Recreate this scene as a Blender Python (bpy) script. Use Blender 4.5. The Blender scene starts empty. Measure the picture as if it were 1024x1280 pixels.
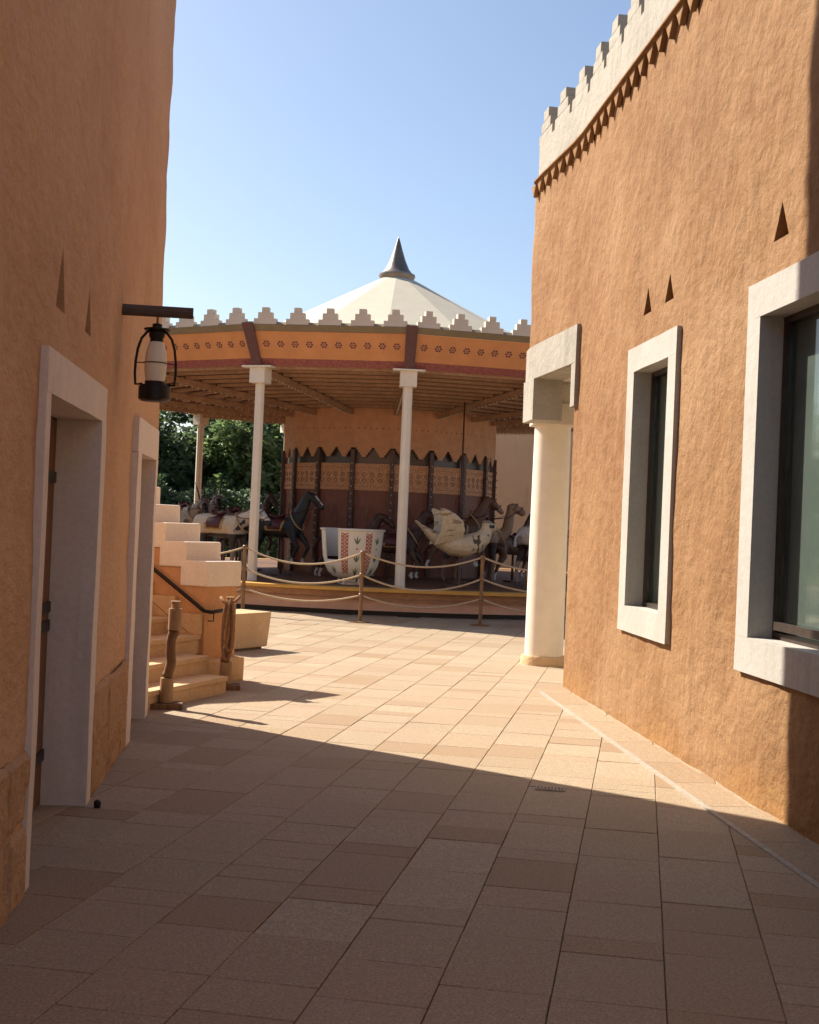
import bpy, bmesh, math, random
from mathutils import Vector, Matrix, noise
random.seed(7)
PI = math.pi
S = bpy.context.scene
COL = S.collection

# ------------------------------------------------------------------ camera
FPX, EYE, PITCH, ROLL = 1600.0, 1.6, math.atan(17/1600), 0.042      # for a picture 1024 px wide
cam_d = bpy.data.cameras.new('camera'); cam = bpy.data.objects.new('camera', cam_d); COL.objects.link(cam)
cam_d.sensor_fit = 'HORIZONTAL'; cam_d.sensor_width = 36; cam_d.lens = FPX/1024*36
cam_d.clip_start = 0.05; cam_d.clip_end = 2000
CM = Matrix.Rotation(PI/2+PITCH, 3, 'X') @ Matrix.Rotation(ROLL, 3, 'Z')
cam.matrix_world = Matrix.Translation((0, 0, EYE)) @ CM.to_4x4()
S.camera = cam
def ground_at(u, v, z=0.0):
    d = CM @ Vector(((u-512)/FPX, -(v-640)/FPX, -1)); t = (z-EYE)/d.z
    return Vector((0, 0, EYE)) + d*t

# ------------------------------------------------------------------ sky and sun
SUN_EL = math.radians(40.5)
SUN_AZ = Vector((-0.80, 0.60))                                      # horizontal direction towards the sun
W = bpy.data.worlds.new('World'); S.world = W; W.use_nodes = True
wn = W.node_tree; wn.nodes.clear()
sky = wn.nodes.new('ShaderNodeTexSky'); sky.sky_type = 'NISHITA'; sky.sun_disc = False
sky.sun_elevation = SUN_EL; sky.sun_rotation = math.atan2(SUN_AZ.x, SUN_AZ.y)
sky.air_density = 1.0; sky.dust_density = 2.4; sky.ozone_density = 1.6; sky.altitude = 600
bg = wn.nodes.new('ShaderNodeBackground'); bg.inputs['Strength'].default_value = 0.062
wo = wn.nodes.new('ShaderNodeOutputWorld')
wn.links.new(sky.outputs[0], bg.inputs[0]); wn.links.new(bg.outputs[0], wo.inputs[0])
sl = bpy.data.lights.new('sun', 'SUN'); sl.energy = 4.0; sl.angle = math.radians(0.55); sl.color = (1.0, 0.93, 0.82)
so = bpy.data.objects.new('sun', sl); COL.objects.link(so)
sd = Vector((SUN_AZ.x*math.cos(SUN_EL), SUN_AZ.y*math.cos(SUN_EL), math.sin(SUN_EL)))
so.rotation_euler = sd.to_track_quat('Z', 'Y').to_euler(); so.location = (-20, 15, 20)
S.view_settings.view_transform = 'Standard'; S.view_settings.look = 'None'
S.view_settings.exposure = 1.42; S.view_settings.gamma = 1.0; S.view_settings.use_curve_mapping = False
S.render.engine = 'CYCLES'
S.cycles.max_bounces = 10; S.cycles.diffuse_bounces = 7

# ------------------------------------------------------------------ materials
def nt(name):
    m = bpy.data.materials.new(name); m.use_nodes = True
    t = m.node_tree; b = t.nodes['Principled BSDF']
    return m, t, b
def N(t, kind, **kw):
    n = t.nodes.new(kind)
    for k, v in kw.items():
        if k.startswith('i_'):
            key = k[2:]; key = int(key) if key.isdigit() else key.replace('_', ' ')
            n.inputs[key].default_value = v
        else: setattr(n, k, v)
    return n
def ramp(t, fac, stops):
    r = t.nodes.new('ShaderNodeValToRGB'); e = r.color_ramp.elements
    while len(e) < len(stops): e.new(0.5)
    for x, (p, c) in zip(e, stops): x.position = p; x.color = (*c, 1)
    t.links.new(fac, r.inputs[0]); return r.outputs[0]
def coords(t, scale=(1, 1, 1), kind='Object'):
    tc = N(t, 'ShaderNodeTexCoord'); mp = N(t, 'ShaderNodeMapping'); mp.inputs['Scale'].default_value = scale
    t.links.new(tc.outputs[kind], mp.inputs[0]); return mp.outputs[0]
def noise_n(t, vec, scale, detail=6, rough=0.6):
    n = N(t, 'ShaderNodeTexNoise'); n.inputs['Scale'].default_value = scale
    n.inputs['Detail'].default_value = detail; n.inputs['Roughness'].default_value = rough
    t.links.new(vec, n.inputs['Vector']); return n.outputs['Fac']
def mixc(t, fac, a, b, mode='MIX'):
    m = N(t, 'ShaderNodeMix', data_type='RGBA', blend_type=mode)
    for sock, v in ((m.inputs[0], fac), (m.inputs[6], a), (m.inputs[7], b)):
        if hasattr(v, 'links'): t.links.new(v, sock)
        elif isinstance(v, (tuple, list)): sock.default_value = (*v, 1)
        else: sock.default_value = v
    return m.outputs[2]
def bump(t, b, h, strength, dist, prev=None):
    n = N(t, 'ShaderNodeBump'); n.inputs['Strength'].default_value = strength; n.inputs['Distance'].default_value = dist
    t.links.new(h, n.inputs['Height'])
    if prev: t.links.new(prev, n.inputs['Normal'])
    t.links.new(n.outputs[0], b.inputs['Normal']); return n.outputs[0]

def plaster(name, c1, c2, c3, relief=0.5, rough=0.92, low=None, stain=0.35, zs=1.1):
    m, t, b = nt(name)
    v = coords(t); vs = coords(t, (1, 1, zs))
    big = noise_n(t, v, 0.55, 4); mid = noise_n(t, vs, 4.5, 6, 0.68); fine = noise_n(t, v, 34, 5, 0.7)
    c = ramp(t, big, [(0.34, c1), (0.5, c2), (0.64, c3)])
    c = mixc(t, ramp(t, mid, [(0.36, (0, 0, 0)), (0.66, (0.6, 0.6, 0.6))]), c, c3)
    c = mixc(t, ramp(t, fine, [(0.42, (0.22,)*3), (0.6, (0, 0, 0))]), c, tuple(x*0.72 for x in c1))
    sn = noise_n(t, coords(t, (7, 7, 0.5)), 1.0, 4, 0.6); sm = noise_n(t, v, 0.9, 3)
    mk = N(t, 'ShaderNodeMath', operation='MULTIPLY'); t.links.new(ramp(t, sn, [(0.50, (0, 0, 0)), (0.72, (1, 1, 1))]), mk.inputs[0]); t.links.new(ramp(t, sm, [(0.42, (0, 0, 0)), (0.62, (stain,)*3)]), mk.inputs[1])
    c = mixc(t, mk.outputs[0], c, tuple(x*0.55 for x in c2))
    if low:                                                          # sandier, washed-out render near the foot of the wall
        g = N(t, 'ShaderNodeNewGeometry'); sx = N(t, 'ShaderNodeSeparateXYZ'); t.links.new(g.outputs['Position'], sx.inputs[0])
        ad = N(t, 'ShaderNodeMath', operation='MULTIPLY_ADD'); t.links.new(big, ad.inputs[0]); ad.inputs[1].default_value = 1.5
        t.links.new(sx.outputs['Z'], ad.inputs[2])
        f = ramp(t, ad.outputs[0], [(0.55, (0.75,)*3), (1.0, (0, 0, 0))])
        c = mixc(t, f, c, low)
    t.links.new(c, b.inputs['Base Color']); b.inputs['Roughness'].default_value = rough
    b.inputs['Specular IOR Level'].default_value = 0.15
    h1 = noise_n(t, coords(t, (1, 1, zs)), 8, 5, 0.58); h2 = noise_n(t, v, 60, 4, 0.6)
    p = bump(t, b, h1, relief, 0.05); bump(t, b, h2, relief*0.6, 0.006, p)
    return m
def plain(name, col, rough=0.6, metal=0.0, var=0.12, scale=8, relief=0.0, spec=0.4, stretch=(1, 1, 1)):
    m, t, b = nt(name); v = coords(t, stretch)
    n = noise_n(t, v, scale, 5)
    c = ramp(t, n, [(0.3, tuple(x*(1-var) for x in col)), (0.7, tuple(min(1, x*(1+var)) for x in col))])
    t.links.new(c, b.inputs['Base Color'])
    b.inputs['Roughness'].default_value = rough; b.inputs['Metallic'].default_value = metal
    b.inputs['Specular IOR Level'].default_value = spec
    if relief: bump(t, b, noise_n(t, v, scale*4, 5), relief, 0.01)
    return m
def vcol(name, rough=0.5, var=0.2, scale=14, spec=0.4, relief=0.0):
    m, t, b = nt(name); a = N(t, 'ShaderNodeVertexColor', layer_name='Col')
    n = noise_n(t, coords(t), scale, 5)
    c = mixc(t, ramp(t, n, [(0.3, (var,)*3), (0.7, (0, 0, 0))]), a.outputs[0], (0.02, 0.015, 0.01))
    t.links.new(c, b.inputs['Base Color']); b.inputs['Roughness'].default_value = rough
    b.inputs['Specular IOR Level'].default_value = spec
    if relief: bump(t, b, n, relief, 0.01)
    return m
def wood(name, c1, c2, axis=(1, 1, 12), rough=0.65, scale=5, relief=0.3):
    m, t, b = nt(name); v = coords(t, axis)
    n = noise_n(t, v, scale, 6, 0.65); k = noise_n(t, coords(t), 2.0, 3)
    c = ramp(t, n, [(0.32, c1), (0.7, c2)])
    c = mixc(t, ramp(t, k, [(0.35, (0.35,)*3), (0.7, (0, 0, 0))]), c, tuple(x*0.6 for x in c1))
    t.links.new(c, b.inputs['Base Color']); b.inputs['Roughness'].default_value = rough
    b.inputs['Specular IOR Level'].default_value = 0.3
    bump(t, b, n, relief, 0.006)
    return m
def paver_mat():
    m, t, b = nt('paving_stone'); a = N(t, 'ShaderNodeAttribute', attribute_name='tone')
    c = ramp(t, a.outputs['Fac'], [(0.0, (0.335, 0.215, 0.11)), (0.16, (0.385, 0.27, 0.155)), (0.30, (0.415, 0.32, 0.20)), (0.62, (0.44, 0.345, 0.222)), (0.82, (0.43, 0.305, 0.19)), (1.0, (0.485, 0.395, 0.265))])
    v = coords(t)
    g1 = noise_n(t, v, 85, 5, 0.8); g2 = noise_n(t, v, 22, 5, 0.7); st = noise_n(t, v, 1.4, 6, 0.7)
    c = mixc(t, ramp(t, g1, [(0.40, (0.75,)*3), (0.52, (0, 0, 0))]), c, (0.17, 0.12, 0.085))
    c = mixc(t, ramp(t, g2, [(0.38, (0.5,)*3), (0.58, (0, 0, 0))]), c, (0.25, 0.175, 0.115))
    c = mixc(t, ramp(t, g1, [(0.54, (0, 0, 0)), (0.66, (0.55,)*3)]), c, (0.60, 0.52, 0.40))
    c = mixc(t, ramp(t, st, [(0.42, (0.30,)*3), (0.62, (0, 0, 0))]), c, (0.32, 0.23, 0.155))
    t.links.new(c, b.inputs['Base Color'])
    r = ramp(t, g2, [(0.3, (0.62,)*3), (0.7, (0.82,)*3)]); t.links.new(r, b.inputs['Roughness'])
    b.inputs['Specular IOR Level'].default_value = 0.25
    p = bump(t, b, g1, 0.45, 0.004); bump(t, b, g2, 0.25, 0.006, p)
    return m
def leaf_mat(name, c1, c2):
    m, t, b = nt(name); g = N(t, 'ShaderNodeNewGeometry')
    c = ramp(t, g.outputs['Random Per Island'], [(0, c1), (1, c2)])
    t.links.new(c, b.inputs['Base Color']); b.inputs['Roughness'].default_value = 0.55
    b.inputs['Specular IOR Level'].default_value = 0.3
    tr = N(t, 'ShaderNodeBsdfTranslucent'); t.links.new(c, tr.inputs[0]); mx = N(t, 'ShaderNodeMixShader'); mx.inputs[0].default_value = 0.5
    t.links.new(b.outputs[0], mx.inputs[1]); t.links.new(tr.outputs[0], mx.inputs[2])
    t.links.new(mx.outputs[0], t.nodes['Material Output'].inputs[0])
    return m
def glass_mat(name, tint, rough=0.0, refl=0.12):
    m, t, b = nt(name); t.nodes.remove(b)
    tr = N(t, 'ShaderNodeBsdfTransparent'); tr.inputs[0].default_value = (*tint, 1)
    gl = N(t, 'ShaderNodeBsdfGlossy'); gl.inputs['Roughness'].default_value = rough; gl.inputs[0].default_value = (0.9, 0.95, 0.95, 1)
    mx = N(t, 'ShaderNodeMixShader'); mx.inputs[0].default_value = refl
    t.links.new(tr.outputs[0], mx.inputs[1]); t.links.new(gl.outputs[0], mx.inputs[2])
    t.links.new(mx.outputs[0], t.nodes['Material Output'].inputs[0])
    return m

M = {}
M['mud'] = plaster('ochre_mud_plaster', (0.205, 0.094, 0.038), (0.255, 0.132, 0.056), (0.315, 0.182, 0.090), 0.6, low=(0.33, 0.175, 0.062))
M['mud_left'] = plaster('shade_lifted_brown_mud', (0.50, 0.29, 0.165), (0.60, 0.36, 0.21), (0.65, 0.41, 0.25), 0.5, stain=0.12, zs=2.2)  # colour raised to lighten the wall that stands in shade
M['mud_stair'] = plaster('stair_plaster', (0.52, 0.27, 0.125), (0.58, 0.31, 0.15), (0.62, 0.345, 0.175), 0.25)
M['coping'] = plaster('shade_lifted_white_coping', (0.74, 0.64, 0.53), (0.80, 0.70, 0.585), (0.84, 0.75, 0.64), 0.12)  # white raised to make up for the shade on the stair
M['jamb'] = plaster('shade_lifted_lime_plaster', (0.70, 0.59, 0.51), (0.77, 0.66, 0.58), (0.81, 0.71, 0.63), 0.12)  # lighter copy of the white plaster, lifting the shaded door frames
M['white'] = plaster('white_lime_plaster', (0.37, 0.335, 0.29), (0.42, 0.385, 0.335), (0.46, 0.425, 0.38), 0.15)  # darker copy of the same white plaster for the sunlit side
M['parapet'] = plaster('weathered_white_plaster', (0.26, 0.23, 0.185), (0.335, 0.305, 0.255), (0.39, 0.36, 0.305), 0.35)
M['reveal'] = plaster('cream_reveal_plaster', (0.52, 0.45, 0.37), (0.58, 0.51, 0.42), (0.63, 0.56, 0.47), 0.1)
M['rock'] = plaster('hewn_rock', (0.36, 0.20, 0.10), (0.47, 0.275, 0.145), (0.55, 0.345, 0.20), 1.0)
M['sandstone'] = plaster('sandstone', (0.52, 0.33, 0.175), (0.58, 0.385, 0.21), (0.63, 0.44, 0.26), 0.4)
M['paver'] = paver_mat()
M['joint'] = plain('joint_sand', (0.16, 0.12, 0.085), 0.95, var=0.35, scale=30, spec=0.1)
M['earth'] = plain('sandy_ground', (0.40, 0.30, 0.21), 0.95, var=0.2, scale=0.6, spec=0.1, relief=0.2)
M['drain'] = plain('pale_stone_channel', (0.36, 0.31, 0.245), 0.7, var=0.2, scale=20)
M['iron'] = plain('dark_iron', (0.025, 0.02, 0.018), 0.45, 0.6, var=0.3, scale=20, relief=0.15)
M['bronze'] = plain('bronze_frame', (0.060, 0.042, 0.032), 0.45, 0.3, var=0.2)
M['postmetal'] = plain('brown_metal', (0.22, 0.12, 0.055), 0.5, 0.2, var=0.25, scale=16)
M['rope'] = plain('hemp_rope', (0.46, 0.35, 0.235), 0.9, var=0.25, scale=60, relief=0.4, spec=0.1)
M['rope_brown'] = plain('brown_rope', (0.27, 0.155, 0.085), 0.9, var=0.3, scale=60, relief=0.4, spec=0.1)
M['wood_old'] = wood('weathered_trunk_wood', (0.13, 0.066, 0.032), (0.27, 0.15, 0.078), (6, 6, 1), 0.8, 6, 0.8)
M['wood_post'] = wood('tan_post_wood', (0.30, 0.18, 0.09), (0.42, 0.28, 0.16), (5, 5, 1), 0.75, 6, 0.5)
M['wood_beam'] = wood('grey_brown_beam', (0.085, 0.062, 0.05), (0.17, 0.13, 0.105), (1, 12, 12), 0.8, 4, 0.6)
M['wood_door'] = wood('brown_door_wood', (0.17, 0.075, 0.032), (0.30, 0.15, 0.07), (10, 10, 1), 0.6, 5, 0.4)
M['ceil'] = wood('canopy_wood', (0.36, 0.20, 0.12), (0.54, 0.34, 0.215), (3, 3, 3), 0.7, 3, 0.3)
M['ceil_dark'] = wood('canopy_board', (0.24, 0.12, 0.075), (0.36, 0.20, 0.13), (2, 2, 2), 0.75, 3, 0.2)
M['fascia'] = plain('orange_painted_panel', (0.60, 0.265, 0.105), 0.6, var=0.10, scale=3, relief=0.05)
M['maroon'] = plain('maroon_paint', (0.125, 0.06, 0.06), 0.6, var=0.15, scale=12)
M['rosette'] = plain('purple_stencil_paint', (0.15, 0.055, 0.07), 0.65, var=0.2, scale=30)
M['redband'] = plain('red_border_paint', (0.28, 0.085, 0.07), 0.6, var=0.35, scale=26)
M['olive'] = plain('olive_grey_cornice', (0.22, 0.175, 0.11), 0.7, var=0.1, scale=5)
M['merlon'] = plain('pale_stone_merlon', (0.58, 0.50, 0.41), 0.85, var=0.06, scale=6, spec=0.1)
M['canvas'] = plain('cream_roof_cladding', (0.53, 0.47, 0.365), 0.75, var=0.05, scale=3, spec=0.2)
M['lead'] = plain('grey_lead', (0.20, 0.165, 0.14), 0.38, 0.7, var=0.15, scale=6)
M['cream'] = plain('cream_paint', (0.74, 0.66, 0.53), 0.5, var=0.05, scale=6)
M['yellow'] = plain('yellow_edge_paint', (0.62, 0.33, 0.07), 0.5, var=0.12, scale=6)
M['band'] = plain('dusty_pink_band', (0.62, 0.37, 0.25), 0.7, var=0.08, scale=5)
M['platwood'] = wood('platform_wood', (0.32, 0.16, 0.075), (0.46, 0.25, 0.13), (2, 2, 8), 0.6, 4, 0.2)
M['deck'] = wood('deck_board', (0.13, 0.06, 0.035), (0.22, 0.115, 0.065), (2, 8, 1), 0.6, 4, 0.2)
M['core_hi'] = plain('tan_carved_panel', (0.60, 0.30, 0.155), 0.65, var=0.12, scale=5)
M['core_lo'] = wood('dark_carved_panel', (0.22, 0.085, 0.055), (0.32, 0.135, 0.088), (6, 6, 1), 0.5, 4, 0.2)
M['core_band'] = plain('carved_wood_band', (0.62, 0.33, 0.165), 0.6, var=0.35, scale=24, relief=0.6)
M['core_post'] = plain('dark_wood_post', (0.10, 0.05, 0.04), 0.45, var=0.2, scale=10)
M['mirror'] = plain('dim_mirror', (0.10, 0.075, 0.065), 0.3, 0.3, var=0.2, scale=4)
M['bulb'] = plain('frosted_bulb', (0.50, 0.40, 0.30), 0.3, var=0.03)
M['brass'] = plain('brass_pole', (0.30, 0.19, 0.08), 0.35, 0.8, var=0.2, scale=10)
M['animal'] = vcol('painted_animal', 0.5, 0.15)
M['bird'] = vcol('painted_bird', 0.55, 0.28, 22, relief=0.4)
M['saddle'] = plain('oxblood_leather', (0.085, 0.022, 0.022), 0.4, var=0.3, scale=12)
M['saddle_tan'] = plain('tan_saddle_cloth', (0.40, 0.27, 0.18), 0.7, var=0.3, scale=30)
M['trim'] = plain('gilt_trim', (0.42, 0.27, 0.11), 0.4, 0.2, var=0.3, scale=30)
M['black'] = plain('black_paint', (0.012, 0.012, 0.013), 0.4, var=0.2)
M['cup'] = plain('ivory_enamel', (0.74, 0.68, 0.56), 0.4, var=0.04, scale=4)
M['cup_red'] = plain('red_enamel', (0.42, 0.09, 0.05), 0.5, var=0.15, scale=20)
M['cup_green'] = plain('grey_green_enamel', (0.13, 0.16, 0.10), 0.5, var=0.15, scale=20)
M['globe'] = plain('frosted_globe_glass', (0.80, 0.72, 0.57), 0.35, var=0.03)
M['pane'] = glass_mat('window_glass', (0.78, 0.82, 0.80), 0.05, 0.13)
M['inside'] = plain('grey_green_interior', (0.30, 0.33, 0.29), 0.9, var=0.08, scale=1.5)
M['tone_sheet'] = plain('pane_tone_sheet', (0.27, 0.285, 0.26), 0.9, var=0.1, scale=2)
M['leaf_dark'] = leaf_mat('dark_leaf', (0.07, 0.105, 0.055), (0.14, 0.20, 0.09))
M['leaf_mid'] = leaf_mat('mid_leaf', (0.09, 0.15, 0.06), (0.22, 0.29, 0.11))
M['bark'] = wood('grey_bark', (0.09, 0.06, 0.04), (0.18, 0.13, 0.09), (8, 8, 1), 0.9, 6, 0.8)
M['farwall'] = plaster('beige_far_plaster', (0.66, 0.40, 0.225), (0.69, 0.43, 0.245), (0.72, 0.455, 0.265), 0.2)

# ------------------------------------------------------------------ mesh helpers
def tag(o, label=None, cat=None, group=None, kind=None):
    if label: o['label'] = label
    if cat: o['category'] = cat
    if group: o['group'] = group
    if kind: o['kind'] = kind
    return o
def root(name, loc, label, cat, group=None, rz=0.0):
    o = bpy.data.objects.new(name, None); COL.objects.link(o); o.location = loc; o.rotation_euler.z = rz
    o.empty_display_size = 0.2
    return tag(o, label, cat, group)
class MB:
    def __init__(s): s.v = []; s.f = []; s.c = None
    def add(s, vs, fs):
        n = len(s.v); s.v += [Vector(p) for p in vs]; s.f += [tuple(i+n for i in q) for q in fs]; return s
    def box(s, a, b, mat=None):
        x0, y0, z0 = a; x1, y1, z1 = b
        vs = [Vector(p) for p in ((x0,y0,z0),(x1,y0,z0),(x1,y1,z0),(x0,y1,z0),(x0,y0,z1),(x1,y0,z1),(x1,y1,z1),(x0,y1,z1))]
        if mat: vs = [mat @ p for p in vs]
        return s.add(vs, [(3,2,1,0),(4,5,6,7),(0,1,5,4),(1,2,6,5),(2,3,7,6),(3,0,4,7)])
    def prism(s, poly, z0, z1):
        n = len(poly)
        vs = [(x, y, z0) for x, y in poly]+[(x, y, z1) for x, y in poly]
        return s.add(vs, [tuple(range(n-1, -1, -1)), tuple(range(n, 2*n))]+[(i, (i+1) % n, n+(i+1) % n, n+i) for i in range(n)])
    def extrude(s, pts, d):                                          # planar 3-D polygon swept by vector d
        n = len(pts); pts = [Vector(p) for p in pts]; d = Vector(d)
        return s.add(pts+[p+d for p in pts], [tuple(range(n-1, -1, -1)), tuple(range(n, 2*n))]+[(i, (i+1) % n, n+(i+1) % n, n+i) for i in range(n)])
    def lathe(s, prof, seg=24, c=(0, 0, 0), a0=0, a1=2*PI):
        full = abs(a1-a0-2*PI) < 1e-6; m = seg if full else seg+1; n = len(s.v); c = Vector(c)
        for r, z in prof:
            for i in range(m):
                a = a0+(a1-a0)*i/seg; s.v.append(c+Vector((r*math.sin(a), -r*math.cos(a), z)))
        for j in range(len(prof)-1):
            for i in range(seg):
                k = (i+1) % m if full else i+1
                s.f.append((n+j*m+i, n+j*m+k, n+(j+1)*m+k, n+(j+1)*m+i))
        return s
    def tube(s, pts, r, seg=8, side=None, cap=True):
        pts = [Vector(p) for p in pts]; n = len(s.v); k = len(pts)
        rs = r if isinstance(r, (list, tuple)) else [r]*k
        up0 = Vector(side) if side else None
        for i, p in enumerate(pts):
            t = (pts[min(i+1, k-1)]-pts[max(i-1, 0)]).normalized()
            if up0 is None: up0 = t.orthogonal().normalized()
            a = (up0-t*up0.dot(t)).normalized(); b = t.cross(a); up0 = a if not side else up0
            rr = rs[i]; ra, rb = rr if isinstance(rr, (tuple, list)) else (rr, rr)
            for j in range(seg):
                q = 2*PI*j/seg; s.v.append(p+a*(ra*math.cos(q))+b*(rb*math.sin(q)))
        for i in range(k-1):
            for j in range(seg):
                s.f.append((n+i*seg+j, n+i*seg+(j+1) % seg, n+(i+1)*seg+(j+1) % seg, n+(i+1)*seg+j))
        if cap: s.f.append(tuple(n+j for j in range(seg-1, -1, -1))); s.f.append(tuple(n+(k-1)*seg+j for j in range(seg)))
        return s
    def ball(s, c, r, seg=10, rings=6):
        c = Vector(c); r = Vector(r) if isinstance(r, (tuple, list)) else Vector((r, r, r)); n = len(s.v)
        for i in range(1, rings):
            th = PI*i/rings
            for j in range(seg):
                a = 2*PI*j/seg; s.v.append(c+Vector((r.x*math.sin(th)*math.cos(a), r.y*math.sin(th)*math.sin(a), r.z*math.cos(th))))
        t = len(s.v); s.v += [c+Vector((0, 0, r.z)), c-Vector((0, 0, r.z))]
        for i in range(rings-2):
            for j in range(seg): s.f.append((n+i*seg+j, n+(i+1)*seg+j, n+(i+1)*seg+(j+1) % seg, n+i*seg+(j+1) % seg))
        for j in range(seg):
            s.f.append((t, n+j, n+(j+1) % seg)); s.f.append((t+1, n+(rings-2)*seg+(j+1) % seg, n+(rings-2)*seg+j))
        return s
    def mesh(s, name, off=None):
        me = bpy.data.meshes.new(name); vs = s.v if off is None else [p-off for p in s.v]
        me.from_pydata([tuple(p) for p in vs], [], s.f); me.update(); return me
    def build(s, name, mat, parent=None, smooth=False, bevel=0, local=False, fixn=True):
        off = None
        if parent is not None and not local:
            off = Vector(parent.location)
            if parent.parent: off += Vector(parent.parent.location)
        me = s.mesh(name, off)
        if fixn or bevel:
            bm = bmesh.new(); bm.from_mesh(me)
            if fixn: bmesh.ops.recalc_face_normals(bm, faces=bm.faces)
            if bevel: bmesh.ops.bevel(bm, geom=[e for e in bm.edges if e.calc_face_angle(0) > 0.5], offset=bevel, segments=2, affect='EDGES', profile=0.6)
            bm.to_mesh(me); bm.free()
        return link(name, me, mat, parent, smooth)
def link(name, me, mat, parent=None, smooth=False):
    o = bpy.data.objects.new(name, me); COL.objects.link(o)
    if mat and not me.materials: me.materials.append(M[mat] if isinstance(mat, str) else mat)
    if smooth:
        me.polygons.foreach_set('use_smooth', [True]*len(me.polygons))
        if smooth != 'all': me.set_sharp_from_angle(angle=math.radians(38))
    if parent: o.parent = parent
    return o
def copy_tree(o, parent=None):
    c = o.copy(); COL.objects.link(c); c.parent = parent
    for ch in o.children: copy_tree(ch, c)
    return c

class Path:                                                          # ground-plan polyline with an outward side (right hand)
    def __init__(s, pts):
        s.p = [Vector(q) for q in pts]; s.L = [0]
        for a, b in zip(s.p, s.p[1:]): s.L.append(s.L[-1]+(b-a).length)
    def at(s, d):
        i = 0
        while i < len(s.p)-2 and d > s.L[i+1]: i += 1
        a, b = s.p[i], s.p[i+1]; t = (b-a).normalized()
        return a+t*(d-s.L[i]), i, t
    def nrm(s, d, w=0.12):
        t = (s.at(min(d+w, s.L[-1]))[0]-s.at(max(d-w, 0))[0]).normalized(); return Vector((t.y, -t.x))
    def pt(s, d, out=0.0, z=0.0):
        p = s.at(d)[0]; n = s.nrm(d); return Vector((p.x+n.x*out, p.y+n.y*out, z))
def wall_sheet(path, s0, s1, z0, z1, holes, tris, step=0.07, amp=0.010, coarse=None, lean=0.0, seed=0.0):
    ss = set(); zs = set()
    def lines(a, b, marks, st):
        out = []; marks = sorted(set([a, b]+[m for m in marks if a < m < b]))
        for p, q in zip(marks, marks[1:]):
            k = max(1, int(math.ceil((q-p)/st)))
            out += [p+(q-p)*i/k for i in range(k)]
        return out+[b]
    rects = holes+tris
    sm = [r[0] for r in rects]+[r[1] for r in rects]+[l for l in path.L]; zm = [r[2] for r in rects]+[r[3] for r in rects]
    if coarse:
        S_ = []; cur = s0
        for a, b, st in coarse: S_ += lines(a, b, sm, st)[:-1]
        S_.append(coarse[-1][1])
    else: S_ = lines(s0, s1, sm, step)
    Z_ = lines(z0, z1, zm, step)
    mb = MB(); idx = {}
    def disp(s, z):
        f = 1.0
        for r in rects:
            d = max(r[0]-s, s-r[1], r[2]-z, z-r[3]); f = min(f, max(0, d)/0.10)
        p = path.at(s)[0]; q = Vector((p.x*1.3, p.y*1.3, z*0.8+seed))
        return f*amp*(noise.noise(q*1.1)*1.5+noise.noise(q*3.1)+0.6*noise.noise(q*7.5))
    def vid(i, j):
        if (i, j) not in idx:
            s, z = S_[i], Z_[j]; idx[i, j] = len(mb.v); mb.v.append(path.pt(s, disp(s, z)-lean*z, z))
        return idx[i, j]
    for i in range(len(S_)-1):
        for j in range(len(Z_)-1):
            cs, cz = (S_[i]+S_[i+1])/2, (Z_[j]+Z_[j+1])/2
            if any(r[0] < cs < r[1] and r[2] < cz < r[3] for r in rects): continue
            mb.f.append((vid(i+1, j), vid(i, j), vid(i, j+1), vid(i+1, j+1)))
    for a, b, c, d in tris:
        m = (a+b)/2
        P = lambda s, z: path.pt(s, -lean*z, z)
        mb.add([P(a, c), P(m, d), P(a, d)], [(0, 1, 2)]); mb.add([P(b, c), P(b, d), P(m, d)], [(0, 1, 2)])
    return mb
def slab_on(path, a, b, z0, z1, out0, out1, n=1):                    # box following the wall from inset out0 to proud out1
    mb = MB(); k = n
    for i in range(k):
        s, e = a+(b-a)*i/k, a+(b-a)*(i+1)/k
        P = [path.pt(s, out0), path.pt(e, out0), path.pt(e, out1), path.pt(s, out1)]
        mb.prism([(p.x, p.y) for p in P], z0, z1)
    return mb
def wobble(mb, amp, freq=3.0, seed=0):
    for p in mb.v: p += Vector((noise.noise(p*freq+Vector((seed, 0, 0))), noise.noise(p*freq+Vector((0, seed+5, 0))), noise.noise(p*freq+Vector((0, 0, seed+9)))))*amp
    return mb
def niche(path, t, depth=0.16):
    a, b, c, d = t; mb = MB(); m = (a+b)/2
    F = [path.pt(a, 0, c), path.pt(b, 0, c), path.pt(m, 0, d)]; B = [path.pt(a, -depth, c), path.pt(b, -depth, c), path.pt(m, -depth, d)]
    mb.add(F+B, [(3, 5, 4), (0, 1, 4, 3), (1, 2, 5, 4), (2, 0, 3, 5)]); return mb
def reveal(path, r, depth, floor=True):                                          # four inner faces of an opening
    a, b, c, d = r; mb = MB()
    F = [path.pt(a, 0, c), path.pt(b, 0, c), path.pt(b, 0, d), path.pt(a, 0, d)]; B = [path.pt(a, -depth, c), path.pt(b, -depth, c), path.pt(b, -depth, d), path.pt(a, -depth, d)]
    mb.add(F+B, ([(0, 1, 5, 4)] if floor else [])+[(1, 2, 6, 5), (2, 3, 7, 6), (3, 0, 4, 7)]); return mb

# ================================================================== GROUND
g = MB(); g.add([(-400, -200, -0.03), (400, -200, -0.03), (400, 700, -0.03), (-400, 700, -0.03)], [(0, 1, 2, 3)])
tag(g.build('ground', 'earth', fixn=False), kind='structure')
g = MB(); g.add([(-16, -9, -0.010), (14, -9, -0.010), (14, 48, -0.010), (-16, 48, -0.010)], [(0, 1, 2, 3)])
pavement = tag(g.build('pavement', 'joint', fixn=False), kind='structure')

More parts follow.
